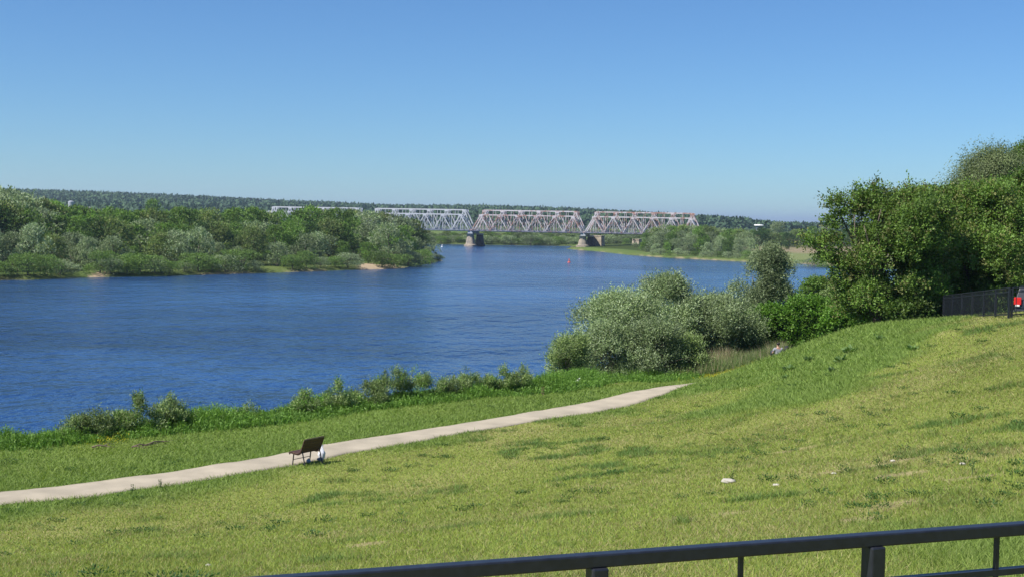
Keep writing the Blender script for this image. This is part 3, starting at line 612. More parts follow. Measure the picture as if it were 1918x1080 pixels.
for k, lab in ((1, 'broad pale stone pier of a vanished bridge, beside the second bridge pier'), (2, 'small pale stone pier under the right end of the bridge')):
    m = MB(); o = 21; wd_ = 6.6; s = k * SPAN + (4 if k == 1 else -36)
    zg_ = h1(*(B0 + bdir * s + bn * o)); H_ = (6.9 if k == 1 else 5.5)
    V = []
    for z, sc in ((zg_ - 1, 1.05), (zg_ + .3, 1.03), (H_ - .6, .95), (H_ - .6, 1.0), (H_, 1.0)):
        for u, v in ((-1, -.6), (-.7, -1), (.7, -1), (1, -.6), (1, .6), (.7, 1), (-.7, 1), (-1, .6)): V.append(bp3(s + u * wd_ / 2 * sc * (1 if k == 1 else .7), o + v * 3 * sc, z))
    Fc = [(i * 8 + j, i * 8 + (j + 1) % 8, (i + 1) * 8 + (j + 1) % 8, (i + 1) * 8 + j) for i in range(4) for j in range(8)] + [tuple(32 + j for j in range(8))]
    m.add(V, Fc); tag(m.build('stone_pier', M_OLD), lab, 'pier')

# ------------------------------------------------------------------ buoys, far towers
M_RED = simple('red_buoy_paint', (.65, .10, .04), .5); M_WHITE = simple('white_paint', (.8, .8, .8), .5); M_GREYM = simple('grey_metal', (.32, .34, .38), .6, nscale=2)
def buoy(px, py, mat, s, label):
    q = P(px, py, 0); r = empty('buoy', q); tag(r, label, 'buoy')
    m = MB(); m.lathe([(.2 * s, -.3), (1.0 * s, -.1), (1.05 * s, .25 * s), (.85 * s, .45 * s), (.3 * s, .5 * s)], 14); m.build('float', mat, r, True)
    m = MB()
    for k in range(4):
        t = k * math.pi / 2; m.tube([(.6 * s * math.cos(t), .6 * s * math.sin(t), .45 * s), (.15 * s * math.cos(t), .15 * s * math.sin(t), 1.9 * s)], .09 * s, 6)
    m.lathe([(.38 * s, 1.5 * s), (.38 * s, 1.9 * s), (.2 * s, 2.2 * s), (.1 * s, 2.5 * s)], 10); m.build('tower', mat, r)
buoy(1066, 491.5, M_RED, .55, 'red channel buoy floating in mid river below the bridge')
buoy(828, 462.5, M_WHITE, .5, 'white buoy floating beyond the tip of the left bank')
D = 900; q = PD(133, 376, D); zg_ = 3.
r = tag(empty('water_tower', (q[0], D, zg_)), 'grey cylindrical water tower poking above the trees on the left', 'water tower'); h = q[2] - zg_
m = MB(); m.lathe([(1.35, 0), (1.2, h - 6)], 14); m.build('shaft', simple('tower_brick', (.35, .22, .18), .9), r)
m = MB(); m.lathe([(1.2, h - 6.2), (2.0, h - 5.4), (2.0, h - .8), (1.2, h - .2), (.3, h)], 16); m.build('tank', M_GREYM, r)
D = 930; q = PD(1421.5, 420.5, D)
r = tag(empty('lookout_tower', (q[0], D, 4)), 'small white lookout with a flat roof beyond the meadow', 'tower'); h = q[2] - 4
m = MB(); m.lathe([(2.9, h - 1.0), (3.6, h - .8), (3.2, h - .1), (.5, h)], 12); m.build('roof', M_WHITE, r)
m = MB(); m.lathe([(1.7, h - 4.5), (2.3, h - 3.9), (2.3, h - .9)], 12); m.build('cabin', simple('cabin_window_band', (.10, .12, .15), .3), r)
m = MB(); m.lathe([(2.2, h - 6), (2.45, h - 5.4), (2.45, h - 4.2), (2.0, h - 4.1)], 12); m.build('gallery', M_WHITE, r)
m = MB(); m.lathe([(1.6, 0), (1.4, h - 5)], 12); m.build('base', simple('tower_red_brick', (.4, .16, .12), .9), r)
for i, (px, ty, D) in enumerate([(168, 387, 820), (209.5, 388, 830), (1549 / 1, 425, 760)]):
    q = PD(px, ty, D); rr_ = tag(empty('utility_pole', (q[0], D, 3)), ['pale utility pole right of the water tower', 'pale utility pole second to the right of the water tower', 'utility pole behind the meadow wood on the right'][i], 'pole'); m = MB(); m.tube([(0, 0, 0), (0, 0, q[2] - 3)], [.35, .25], 8); m.build('pole', M_CONC, rr_)
    m = MB(); m.bar((-1.2, 0, q[2] - 3.8), (1.2, 0, q[2] - 3.8), .22); m.build('crossarm', M_CONC, rr_)

# ------------------------------------------------------------------ near trees and shrubs
def plant(name, px, D, top, wpx, pal, mat, label, cat, group=None, seed=0, ns=900, nl=14, L=.1, lw=.4, slen=.5, upn=.4, nlobes=14, z0=.15, stems=1, r0=.07, basez=None, flat=1., fill=.35, droop=0., wd=None, lobes=None, rr=(.2, .34), jit=.5, tw=.35, nlimb=99):
    x = XD(px, D, 8); z = float(hq(x, D)) if basez is None else basez; H = PD(px, top, D)[2] - z; W = wpx * D / F
    rng = np.random.default_rng(seed); lo = lobes(H, W, rng) if lobes else make_lobes(rng, H - slen * tw, W, nlobes, z0, flat, rr)
    r = empty(name, (x, D, z)); tag(r, label, cat, group)
    V, Fc, c = crown(rng, lo, ns, nl, L, L * lw, slen, upn, pal, jit=jit, droop=droop, fill=fill)
    obj('crown', mesh_np('crown', V, Fc, mat, c), r)
    t = trunk(rng, lo, H, r0, stems, spread=.12 if stems > 1 else .05, nlimb=nlimb); t.build('trunk', M_BARK, r, True); return r
def edgeD(px): return float(interp(px, [(a, P(a, b, 7)[1]) for a, b in edge_px]))
# bushes on the near bank, left to right
def shoot_lobes(H, W, rng):
    n = max(5, int(W * 5)); L_ = []
    for i in range(n):
        u = rng.uniform(-1, 1); x = u * W * .46; y = rng.uniform(-.4, .4) * min(W, 1.6); hh = H * (1 - .5 * abs(u) ** 1.6) * (rng.uniform(.4, .85) if rng.random() < .75 else rng.uniform(.9, 1.12)); rz = hh * rng.uniform(.28, .42)
        L_.append((x, y, max(hh - rz, .05), rng.uniform(.10, .22), rng.uniform(.10, .22), rz))
    for i in range(max(3, n // 2)): L_.append((rng.uniform(-.4, .4) * W, rng.uniform(-.4, .4), H * rng.uniform(.15, .4), rng.uniform(.2, .35), .3, H * .2))
    return L_
BB = [(118, 792, 30, 0), (612, 724, 14, 0), (706, 698, 16, 0), (873, 664, 12, 0), (772, 684, 20, 0), (952, 678, 14, 0), (165, 752, 78, 1), (218, 775, 40, 0), (262, 738, 95, 1), (318, 752, 60, 1), (352, 764, 40, 0), (424, 772, 16, 0), (470, 750, 30, 0), (583, 735, 60, 1), (640, 716, 70, 1), (690, 708, 60, 1), (745, 690, 85, 1), (805, 686, 55, 1), (850, 700, 60, 1), (893, 686, 60, 1), (935, 690, 60, 1), (975, 684, 48, 1)]
names_ = ['tiny sprig at the left end of the near bank', 'thin shoot at the left of the middle bank thicket', 'thin shoot left of the tall pale willow bush', 'tallest lone shoot rising over the river from the middle thicket', 'slender shoots just right of the tall pale willow bush', 'slender shoot beside the pointed last bush of the thicket', 'rounded willow bush leftmost on the near bank', 'low thin shoots between the two left bank bushes', 'largest willow bush on the left part of the near bank', 'loose willow bush touching the large left one on its right', 'small wispy shoots right of the left bushes', 'tiny lone twig over the bank grass', 'small leafy shoots alone above the bank grass', 'thin airy bush starting the middle bank thicket', 'willow bush second in the middle bank thicket', 'low willow bush third in the middle bank thicket', 'tall pale willow bush in the middle bank thicket', 'spiky willow bush just right of the tall pale one', 'low rounded bush near the centre of the bank thicket', 'upright willow bush right of the low rounded one', 'willow bush next to last in the middle thicket', 'pointed willow bush at the right end of the middle thicket']
OW = [(.20, .27, .085), (.165, .235, .07), (.235, .30, .13), (.14, .21, .06)]
NS = [(.26, .34, .155), (.21, .285, .12), (.31, .38, .22), (.17, .235, .09)]
for i, (px, top, wpx, k) in enumerate(BB):
    D = edgeD(px) + (.8 if px < 500 else 1.2); wpx *= 1.05
    plant('willow_bush' if k else 'willow_shoot', px, D, top, wpx, OW + BRIGHT[:1] if i % 3 else OW, M_WILLOW, names_[i], 'bush', 'willow bushes on the near bank', 100 + i, ns=int((480 if k else 110) * wpx / 70), nl=10, L=.10, lw=.28, slen=.28, upn=1.6, stems=5 if k else 2, r0=.012, fill=.1, lobes=shoot_lobes, tw=.2)
plant('willow_bush', 1070, 68, 632, 85, OW, M_WILLOW, 'low willow bush at the left foot of the big silvery willows', 'bush', None, 201, ns=1500, nl=14, L=.13, lw=.3, slen=.5, upn=1.0, nlobes=30, stems=5, r0=.025, z0=.03, flat=1, rr=(.08, .2))
plant('willow_bush', 1052, 69, 655, 60, NS, M_WILLOW, 'outermost small willow bush leaning over the water left of the big willows', 'bush', None, 221, ns=500, nl=14, L=.13, lw=.3, slen=.45, upn=.9, nlobes=9, stems=4, r0=.02, z0=.2, flat=.8)
WW = dict(nl=15, L=.15, lw=.32, slen=.75, upn=.75, stems=4, r0=.05, flat=.95, z0=.04, rr=(.08, .19), nlimb=14)
plant('willow', 1168, 75, 552, 190, NS, M_WILLOW, 'broad silvery willow at the left of the near willow clump', 'tree', 'silvery willows on the near bank', 202, ns=5200, nlobes=60, **WW)
plant('willow', 1255, 79, 521, 150, NS, M_WILLOW, 'taller silvery willow with bare twigs on top, centre of the near clump', 'tree', 'silvery willows on the near bank', 203, ns=4600, nlobes=55, **WW)
plant('willow', 1350, 80, 560, 150, NS, M_WILLOW, 'silvery willow at the right of the near clump above the dry grass', 'tree', 'silvery willows on the near bank', 204, ns=4200, nlobes=50, **WW)
def lobes_cone(H, W, rng):
    L_ = []
    for i in range(54):
        zz = .04 + .93 * (i + .5) / 54; e = .5 * (1.0 if zz < .35 else (1 - (zz - .35) / .75)) ; a = rng.uniform(0, 6.28); q = e * W * rng.uniform(.2, 1.0); r_3 = rng.uniform(.07, .13) * W
        L_.append((math.cos(a) * q, math.sin(a) * q, min(zz * H, H - r_3 * 1.4), r_3, r_3, r_3 * 1.6))
    return L_
plant('willow', 1440, 92, 472, 150, [(.20, .26, .12), (.17, .23, .10), (.23, .29, .15)], M_WILLOW, 'tall pointed silvery willow standing up against the river', 'tree', None, 205, ns=4600, nl=14, L=.16, lw=.35, slen=.65, upn=.9, lobes=lobes_cone, stems=2, r0=.10, nlimb=14)
plant('willow_bush', 1222, 71, 606, 120, NS, M_WILLOW, 'darker bush at the foot of the tall twiggy willow', 'bush', None, 206, ns=2000, nl=14, L=.13, lw=.35, slen=.6, upn=.8, nlobes=34, stems=4, r0=.03, flat=1, z0=.03, rr=(.08, .2))
plant('willow_bush', 1135, 71, 608, 120, NS, M_WILLOW, 'leafy bush at the foot of the broad left willow', 'bush', None, 207, ns=2000, nl=14, L=.13, lw=.35, slen=.6, upn=.8, nlobes=34, stems=4, r0=.03, flat=1, z0=.03, rr=(.08, .2))
plant('willow_bush', 1290, 72, 632, 80, OW, M_WILLOW, 'green bush between the willows and the dry grass', 'bush', None, 208, ns=1300, nl=14, L=.12, lw=.35, slen=.5, upn=.8, nlobes=26, stems=4, r0=.03, flat=1, z0=.03, rr=(.08, .2))
GB = dict(nl=12, L=.16, lw=.6, slen=.45, upn=.35, stems=4, r0=.04, flat=.75, z0=.1, rr=(.18, .3), nlimb=10)
plant('bush', 1440, 83, 574, 100, BRIGHT, M_LEAF, 'bright green leafy bush right of the silvery willows', 'bush', 'bright green bushes', 209, ns=1700, nlobes=18, **GB)
plant('bush', 1512, 82, 558, 115, BRIGHT, M_LEAF, 'tallest bright green leafy bush, in the middle of its group', 'bush', 'bright green bushes', 210, ns=1900, nlobes=18, **GB)
plant('bush', 1577, 80, 580, 95, BRIGHT, M_LEAF, 'bright green leafy bush against the trunk of the big tree', 'bush', 'bright green bushes', 211, ns=1500, nlobes=16, **GB)
plant('bush', 1525, 105, 523, 95, GREEN, M_LEAF, 'dark green thicket behind the bright green bushes', 'bush', None, 212, ns=1700, nlobes=16, **GB)
plant('bush', 1585, 103, 528, 100, OW, M_WILLOW, 'grey-green thicket between the river and the big tree', 'bush', None, 213, ns=1500, nlobes=16, **GB)
# the big tree and the ones behind the dark fence
def lobes_big(H, W, rng):
    L_ = [(-W * .36, 0, H * .84, .45, .6, .4), (-W * .30, .2, H * .76, .5, .7, .4), (-W * .40, .3, H * .70, .4, .5, .3), (-W * .40, .2, H * .58, .6, .9, .35), (-W * .52, -.2, H * .55, .5, .5, .25), (-W * .60, 0, H * .60, .3, .3, .2), (-W * .42, 0, H * .47, .5, .8, .35), (-W * .30, .1, H * .42, .6, 1., .5), (-W * .33, 0, H * .30, .5, .8, .5), (-W * .26, 0, H * .2, .6, .8, .5)]
    for i in range(80):
        a = rng.uniform(0, 6.28); zz = .06 + .82 * (i + .5) / 80; e = (1 - abs(zz - .5) ** 2.2 * 1.7); rr_ = rng.uniform(.2, .42) * W * e
        L_.append((math.cos(a) * rr_ * (1.0 if zz < .6 else .8) + W * (.06 + .12 * zz), math.sin(a) * rr_, zz * H, rng.uniform(.35, .8), rng.uniform(.35, .8), rng.uniform(.45, .95)))
    for i in range(16): L_.append((W * (-.26 + .042 * i) + rng.normal() * .1, rng.normal() * .6, H * rng.uniform(.80, .90), .16, .16, H * rng.uniform(.08, .13)))
    return L_
TT = dict(nl=18, L=.14, lw=.6, slen=.62, stems=4, r0=.09, fill=.3, jit=.6, tw=0)
plant('broadleaf_tree', 1645, 68, 348, 240, MAPLE, M_LEAF, 'large ragged broadleaf tree with spiky top, left of the dark fence', 'tree', None, 301, ns=7200, upn=.75, lobes=lobes_big, nlimb=30, **TT)
plant('broadleaf_tree', 1768, 73, 366, 170, MAPLE, M_LEAF, 'leafy tree directly behind the far end of the dark fence', 'tree', None, 302, ns=5000, upn=.5, nlobes=60, z0=.04, rr=(.09, .20), nlimb=20, **TT)
plant('broadleaf_tree', 1842, 71, 352, 180, MAPLE, M_LEAF, 'leafy tree behind the middle of the dark fence', 'tree', None, 303, ns=5200, upn=.4, nlobes=60, z0=.06, rr=(.09, .20), nlimb=20, **TT)
plant('broadleaf_tree', 1925, 78, 330, 170, BRIGHT + MAPLE, M_LEAF, 'green tree above the parked car at the right edge', 'tree', None, 304, ns=5000, upn=.4, nlobes=60, z0=.25, rr=(.09, .20), nlimb=20, **TT)
plant('birch', 1852, 86, 284, 170, [(.17, .22, .09), (.15, .20, .08), (.19, .23, .11)], M_LEAF, 'paler weeping tree rising behind the others at the right', 'tree', None, 305, ns=5200, nl=16, L=.15, lw=.4, slen=1.1, upn=-.4, nlobes=30, z0=.3, r0=.13, droop=.7, rr=(.14, .22), jit=.35, nlimb=20, tw=0)
plant('broadleaf_tree', 1930, 92, 268, 130, GREEN, M_LEAF, 'tallest dark green tree at the right edge of the photo', 'tree', None, 306, ns=4600, upn=.4, nlobes=50, z0=.3, rr=(.10, .20), nlimb=20, **TT)
plant('bush', 1700, 66, 560, 90, GREEN, M_LEAF, 'low shaded bush at the foot of the big tree by the fence end', 'bush', None, 307, ns=900, nlobes=12, **GB)
plant('bush', 1800, 76, 520, 150, GREEN, M_LEAF, 'shaded undergrowth bush behind the dark fence', 'bush', None, 308, ns=1600, nlobes=16, **GB)
plant('bush', 1900, 82, 500, 150, GREEN, M_LEAF, 'shaded undergrowth bush behind the parked car', 'bush', None, 309, ns=1600, nlobes=16, **GB)
# bare twigs on top of the twiggy willow
m = MB(); rt = np.random.default_rng(33)
for i in range(16):
    px = rt.uniform(1200, 1275); D = 79; t0 = PD(px, 545, D); t1 = PD(px + rt.uniform(-8, 8), rt.uniform(508, 530), D); m.tube([t0, (t0 + t1) / 2 + rt.normal(size=3) * .05, t1], [.02, .012, .005], 4)
m.build('bare_twigs', M_BARK, [o for o in bpy.data.objects if o.get('label', '').startswith('taller silvery')][0])
bpy.data.objects['bare_twigs'].matrix_parent_inverse = Matrix.Translation(-Vector(bpy.data.objects['bare_twigs'].parent.location))

# ------------------------------------------------------------------ grass
rg = np.random.default_rng(99)
def blades(x, y, z, h, wdt, col, rng, lean=.45):
    n = len(x); a = rng.uniform(0, 6.283, n); ca, sa = np.cos(a), np.sin(a); lx = rng.normal(size=n) * lean * h; ly = rng.normal(size=n) * lean * h
    b0 = np.stack([x - ca * wdt / 2, y - sa * wdt / 2, z - .01], 1); b1 = np.stack([x + ca * wdt / 2, y + sa * wdt / 2, z - .01], 1); tp = np.stack([x + lx, y + ly, z + h], 1)
    V = np.stack([b0, b1, tp], 1).reshape(-1, 3); return V, np.arange(3 * n).reshape(n, 3), np.repeat(col, 3, axis=0)
NG = 1350000
u = rg.random(NG); pw = -.4; r0_, r1_ = 7.0, 84.0                     # radius pdf ~ r^(pw)  (denser near)
rr_ = (r0_ ** (pw + 1) + u * (r1_ ** (pw + 1) - r0_ ** (pw + 1))) ** (1 / (pw + 1)); aa = rg.uniform(math.radians(-30), math.radians(29), NG)
gx = rr_ * np.sin(aa); gy = rr_ * np.cos(aa)
dp = sdist(PATHPOLY, gx, gy); de = sdist(EDGEP, gx, gy); mown, lush, terr, bare = zones(gx, gy)
ok = (dp < -.02 + .12 * (fbm(gx, gy, .5, 8) - .4)) & (de > -1.5) & (rg.random(NG) > bare * 1.25)
gx, gy, rr_, mown, lush, terr, de = [q[ok] for q in (gx, gy, rr_, mown, lush, terr, de)]; n = len(gx); gz = hq(gx, gy)
n1_ = fbm(gx, gy, 5, 21); n2_ = fbm(gx, gy, 1.3, 31, 5); n3_ = rg.random(n)
cm = np.array([.235, .295, .055]); cs = np.array([.36, .32, .15]); cdg = np.array([.11, .185, .045]); ct = np.array([.165, .245, .05]); cl = np.array([.185, .26, .06])
patch = ss(.56, .70, n2_ * .75 + fbm(gx, gy, 2.6, 37) * .25) * ss(.35, .6, fbm(gx, gy, 9, 39))
c = cm * (.8 + .4 * n3_)[:, None] * (.75 + .5 * n1_)[:, None]
straw = (rg.random(n) < .16 + .45 * ss(.45, .75, fbm(gx, gy, 3.5, 91)))[:, None]; c = np.where(straw, cs * (.7 + .5 * n3_)[:, None], c)
c = c * (1 - patch[:, None]) + cdg * (.8 + .5 * n3_)[:, None] * patch[:, None]
brn = (rg.random(n) < .07)[:, None]; c = np.where(brn, np.array([.16, .115, .06]), c); drk = (rg.random(n) < .13)[:, None]; c = np.where(drk, cdg, c)
yel = ss(.5, .7, fbm(gx, gy, 7, 55))[:, None] * .5
ctt = ct * (.7 + .6 * n3_)[:, None] * (1 - yel) + cm * .9 * yel
c = c * mown[:, None] + ctt * terr[:, None] + cl * (.65 + .7 * n3_)[:, None] * lush[:, None]
hh = (.02 + .035 * rg.random(n)) * mown + (.04 + .06 * rg.random(n)) * terr + (.06 + .09 * rg.random(n)) * lush + patch * mown * .06
ww = np.maximum(.007, .0005 * rr_) * rg.uniform(.7, 1.4, n)
V, Fc, cc = blades(gx, gy, gz, hh * rg.uniform(.6, 1.5, n), ww * 1.25, c, rg, .9)
tag(obj('grass', mesh_np('grass', V, Fc, M_GRASS, cc)), 'short mown yellow-green grass covering the slope and the river terrace', 'grass', kind='stuff')
# tall bank vegetation
E = resample(np.array(EDGE[1:20]), 400); segn = np.gradient(E, axis=0); segn /= np.linalg.norm(segn, axis=1)[:, None]; nrm_ = np.stack([-segn[:, 1], segn[:, 0]], 1)
okE = (E[:, 1] > 28) & (E[:, 1] < 84); E = E[okE]; nrm_ = nrm_[okE]
NB = 150000; k = rg.integers(0, len(E), NB); o = rg.uniform(-.6, 3.6, NB) + (fbm(E[k, 0], E[k, 1], 3, 12) - .5) * 1.6; q = E[k] + nrm_[k] * o[:, None] + rg.normal(size=(NB, 2)) * .15
clump = fbm(q[:, 0], q[:, 1], 1.4, 15); hb = (.22 + .5 * ss(.3, .7, clump)) * rg.uniform(.5, 1.1, NB) * (.45 + .55 * ss(-.5, 1.0, o)); cb = np.array([(.115, .225, .035), (.09, .18, .03), (.15, .26, .05)])[rg.integers(0, 3, NB)] * (.7 + .6 * clump)[:, None]
zb_ = hq(q[:, 0], q[:, 1]); V1, F1, c1 = blades(q[:, 0], q[:, 1], zb_, hb, np.full(NB, .045), cb, rg, .28)
NL = 110000; s_ = rg.integers(0, NB, NL); t_ = rg.uniform(.35, 1, NL); C = np.stack([q[s_, 0], q[s_, 1], zb_[s_] + hb[s_] * t_], 1) + rg.normal(size=(NL, 3)) * .05
V2, F2, c2 = leafquads(C, nrmz(rg.normal(size=(NL, 3)) + np.array([0, 0, .3])), nrmz(rg.normal(size=(NL, 3)) * .5 + np.array([0, 0, 1])), rg.uniform(.07, .16, NL), rg.uniform(.03, .06, NL), cb[s_] * 1.05)
tag(obj('bank_grass', mesh_np('bank_grass', V1, F1, M_GRASS, c1)), 'tall bright green grass lining the edge of the near bank', 'grass', kind='stuff')
tag(obj('nettles', mesh_np('nettles', V2, F2, M_GRASS, c2)), 'dense leafy nettles mixed into the tall bank grass', 'plants', kind='stuff')
# dry reeds beyond the crest
ND = 26000; px_ = rg.uniform(1270, 1475, ND); D_ = rg.uniform(70, 81, ND); xd_ = (px_ - CX) / F * D_; zd_ = hq(xd_, D_); mk = (fbm(xd_, D_, 2, 3) > .35) & (sdist(EDGEP, xd_, D_) > -4); xd_, D_, zd_ = xd_[mk], D_[mk], zd_[mk]; n = len(xd_)
dry = rg.random(n) < .12 + .62 * ss(.42, .62, fbm(xd_, D_, 3, 66)) * ss(8.5, 12, xd_) ; cd_ = np.where(dry[:, None], np.array([.44, .37, .25]), np.array([.17, .24, .08])) * rg.uniform(.65, 1.25, (n, 1))
V, Fc, cc = blades(xd_, D_, zd_, rg.uniform(.3, 1.2, n) * (.35 + 1.0 * fbm(xd_, D_, 1.6, 8)), np.full(n, .04), cd_, rg, .28)
tag(obj('dry_reeds', mesh_np('dry_reeds', V, Fc, M_GRASS, cc)), 'dry straw coloured weeds in front of the willows behind the slope', 'dry grass', kind='stuff')
# weeds on the slope
def rosettes(xs, ys, R, hgt_, nl, pal, rng, lift=.6, lsz=1., tight=1.):
    n = len(xs); R = np.broadcast_to(R, n); hgt_ = np.broadcast_to(hgt_, n); a = rng.uniform(0, 6.283, (n, nl)); rad_ = rng.random((n, nl)) ** .6 * R[:, None] * tight
    zz = hq(xs, ys)[:, None] + rng.random((n, nl)) * hgt_[:, None] * tight; C = np.stack([xs[:, None] + np.cos(a) * rad_, ys[:, None] + np.sin(a) * rad_, zz], -1).reshape(-1, 3)
    T = nrmz(np.stack([np.cos(a), np.sin(a), np.full_like(a, lift)], -1).reshape(-1, 3) + rng.normal(size=C.shape) * .4); N = nrmz(np.array([0, 0, 1]) + rng.normal(size=C.shape) * .5)
    pal = np.array(pal); col = pal[rng.integers(0, len(pal), len(C))] * rng.uniform(.75, 1.25, (len(C), 1)); Ls = (np.repeat(R, nl) * rng.uniform(.35, .7, len(C))) * lsz
    return leafquads(C, T, N, Ls, Ls * .45, col)
NW = 900; ax = rg.uniform(-.42, .42, NW); ay = 9 + 52 * rg.random(NW) ** .8; wx = ax * ay; keep = (fbm(wx, ay, 7, 19) > .5) & (sdist(PATHPOLY, wx, ay) < -.3) & (sdist(EDGEP, wx, ay) > .5); wx = wx[keep]; ay = ay[keep]
V, Fc, cc = rosettes(wx, ay, rg.uniform(.06, .30, len(wx)) * rg.uniform(.6, 1, len(wx)), rg.uniform(.04, .12, len(wx)), 110, [(.05, .115, .022), (.07, .15, .03), (.045, .10, .03)], rg, .8, .42)
tag(obj('weeds', mesh_np('weeds', V, Fc, M_GRASS, cc)), 'dark green weed clumps dotted over the mown slope', 'weeds', kind='stuff')
yx = []; yy = []
for px, py, z, nn, s in [(195, 826, 7, 26, .5), (212, 832, 7, 12, .4), (1345, 704, 7, 60, 1.3), (1330, 712, 7, 30, .8), (1370, 697, 7.2, 30, 1.)]:
    q = P(px, py, z); yx += list(q[0] + rg.normal(size=nn) * s * .6); yy += list(q[1] + rg.normal(size=nn) * s)
yx = np.array(yx); yy = np.array(yy); V, Fc, cc = rosettes(yx, yy, .09, .22, 8, [(.55, .55, .03), (.6, .5, .02)], rg)
tag(obj('yellow_flowers', mesh_np('yellow_flowers', V, Fc, M_GRASS, cc)), 'small yellow flowers in patches beside the path and bank', 'flowers', kind='stuff')
DKL = .55
DK = [(1478, 694, 56, .5, 'two'), (1515, 690, 57, .35, ''), (1592, 668, 56, .55, ''), (1575, 676, 54, .45, ''), (1560, 690, 52, .4, ''), (1710, 668, 50, .35, ''), (1650, 640, 58, .4, ''), (1470, 712, 54, .25, '')]
dl = ['broad dark dock plant lowest on the green crest, near the hidden person', 'small dock plant right of the broad lowest one', 'largest bluish dock plant high on the green crest', 'dock plant left below the largest one', 'low dock plant between the crest weeds', 'dock plant nearest the dark fence on the slope', 'dock plant just under the skyline of the slope', 'little dock plant below the broad dark one']
for i, (px, py, D, R_, _) in enumerate(DK):
    q = PD(px, py, D); V, Fc, cc = rosettes(np.array([q[0]]), np.array([D * 1.0]), R_, .25, 60, [(.13, .22, .06), (.17, .26, .10)], np.random.default_rng(i + 5), .5, 1.1, .25)
    o_ = obj('dock_plant', mesh_np('dock_plant', V, Fc, M_GRASS, cc)); tag(o_, dl[i], 'weed', 'dock plants on the green crest')
for i, (px, py, D, h_, lab) in enumerate([(1371, 868, 25, .22, 'dark upright thistle just above the white stone'), (1820, 905, 20.5, .2, 'dark upright weed on the right part of the slope'), (300, 917, 36.9, .3, 'tall weed at the near edge of the path, left'), (248, 925, 36.4, .25, 'thin weed at the near edge of the path, farthest left'), (1016, 756, 57.5, .5, 'dry brown weed between path and bank')]):
    q = PD(px, py, D); z = float(hq(q[0], D)); rr2 = np.random.default_rng(70 + i); r = tag(empty('weed', (q[0], D, z)), lab, 'weed'); m = MB(); m.tube([(0, 0, 0), (.01, 0, h_ * .6), (.02, .01, h_)], [.012, .009, .005], 5); m.build('stem', M_GRASS if False else simple('weed_stem', (.08, .12, .03), .8), r)
    n = 46; t = rr2.random(n); a = rr2.uniform(0, 6.283, n); C = np.stack([.02 * np.cos(a), .02 * np.sin(a), h_ * (.25 + .75 * t)], 1); T = nrmz(np.stack([np.cos(a), np.sin(a), np.full(n, .8)], 1))
    V, Fc, cc = leafquads(C, T, nrmz(rr2.normal(size=(n, 3)) * .4 + np.array([0, 0, 1])), h_ * rr2.uniform(.12, .25, n), h_ * .08, np.tile([(.05, .11, .03) if i < 4 else (.24, .19, .12)], (n, 1))); obj('leaves', mesh_np('leaves', V, Fc, M_GRASS, cc), r)
# stones
M_STONE = simple('pale_stone', (.42, .39, .34), .9, nscale=9, namt=.2, bump=.4)
for i, (px, py, D, s, lab) in enumerate([(1366, 876, 25, .10, 'largest white stone lying on the mown slope'), (1454, 891, 23, .045, 'small white stone right of the largest one'), (1803, 866, 22, .045, 'pale pointed stone on the right part of the slope'), (1672, 866, 24, .04, 'flat pale stone left of the pointed one'), (1562, 882, 23.5, .035, 'tiny pale stone between the slope stones'), (390, 1040, 17, .03, 'tiny pale pebble low on the left slope')]):
    q = PD(px, py, D); x0 = q[0]; z = float(hq(x0, D)); bm = bmesh.new(); bmesh.ops.create_icosphere(bm, subdivisions=3, radius=1)
    rr2 = np.random.default_rng(i); ph = rr2.uniform(0, 6, 3)
    for v in bm.verts: c3 = v.co; k_ = 1 + .16 * math.sin(3 * c3.x + ph[0]) * math.sin(2.5 * c3.y + ph[1]) + .08 * math.sin(6 * c3.z + ph[2] + 4 * c3.x); v.co = Vector((c3.x * 1.35 * k_ * s, c3.y * k_ * s, c3.z * .55 * k_ * s))
    me = bpy.data.meshes.new('stone'); bm.to_mesh(me); bm.free(); me.materials.append(M_STONE); me.polygons.foreach_set('use_smooth', np.ones(len(me.polygons), bool))
    tag(obj('stone', me, loc=(x0, D, z + s * .3 + .01)), lab, 'stone')
# driftwood by the bank
M_DRY = simple('dry_wood', (.17, .125, .09), .9, nscale=5)
for i, (a, b_2, lab) in enumerate([((247, 841), (275, 838), 'dark fallen stick on the grass near the left bank bushes'), ((272, 838), (306, 831), 'pale fallen branch right of the dark stick'), ((172, 841), (198, 840), 'short dead stick left of the fallen branches')]):
    m = MB(); A = P(*a, 7); B = P(*b_2, 7); A[2] = hq(A[0], A[1]) + .09; B[2] = hq(B[0], B[1]) + .12; rr2 = np.random.default_rng(i + 2)
    for k in range(7):
        t = rr2.random(); q = A + (B - A) * t; e = q + (B - A) * rr2.uniform(.2, .5) + rr2.normal(size=3) * np.array([.1, .12, .05]); m.tube([q, (q + e) / 2 + rr2.normal(size=3) * .03, e], [.016, .011, .005], 5)
    m.tube([A, (A + B) / 2 + np.array([0, 0, .05]), B], [.03, .025, .012], 6); tag(m.build('fallen_branch', M_DRY), lab, 'branch')

# ------------------------------------------------------------------ bench and bags
bx = P(581, 866, 7.03); ld_ = np.array([.56, .83]); 
r = tag(empty('park_bench', (bx[0], bx[1], float(hq(bx[0], bx[1])) + .0), math.atan2(ld_[1], ld_[0])), 'dark brown slatted bench beside the path facing the river', 'bench')
M_WOOD = simple('dark_stained_wood', (.075, .038, .026), .6, nscale=14, namt=.35); M_LEG = simple('bench_leg_metal', (.04, .035, .035), .5)
BL = .95
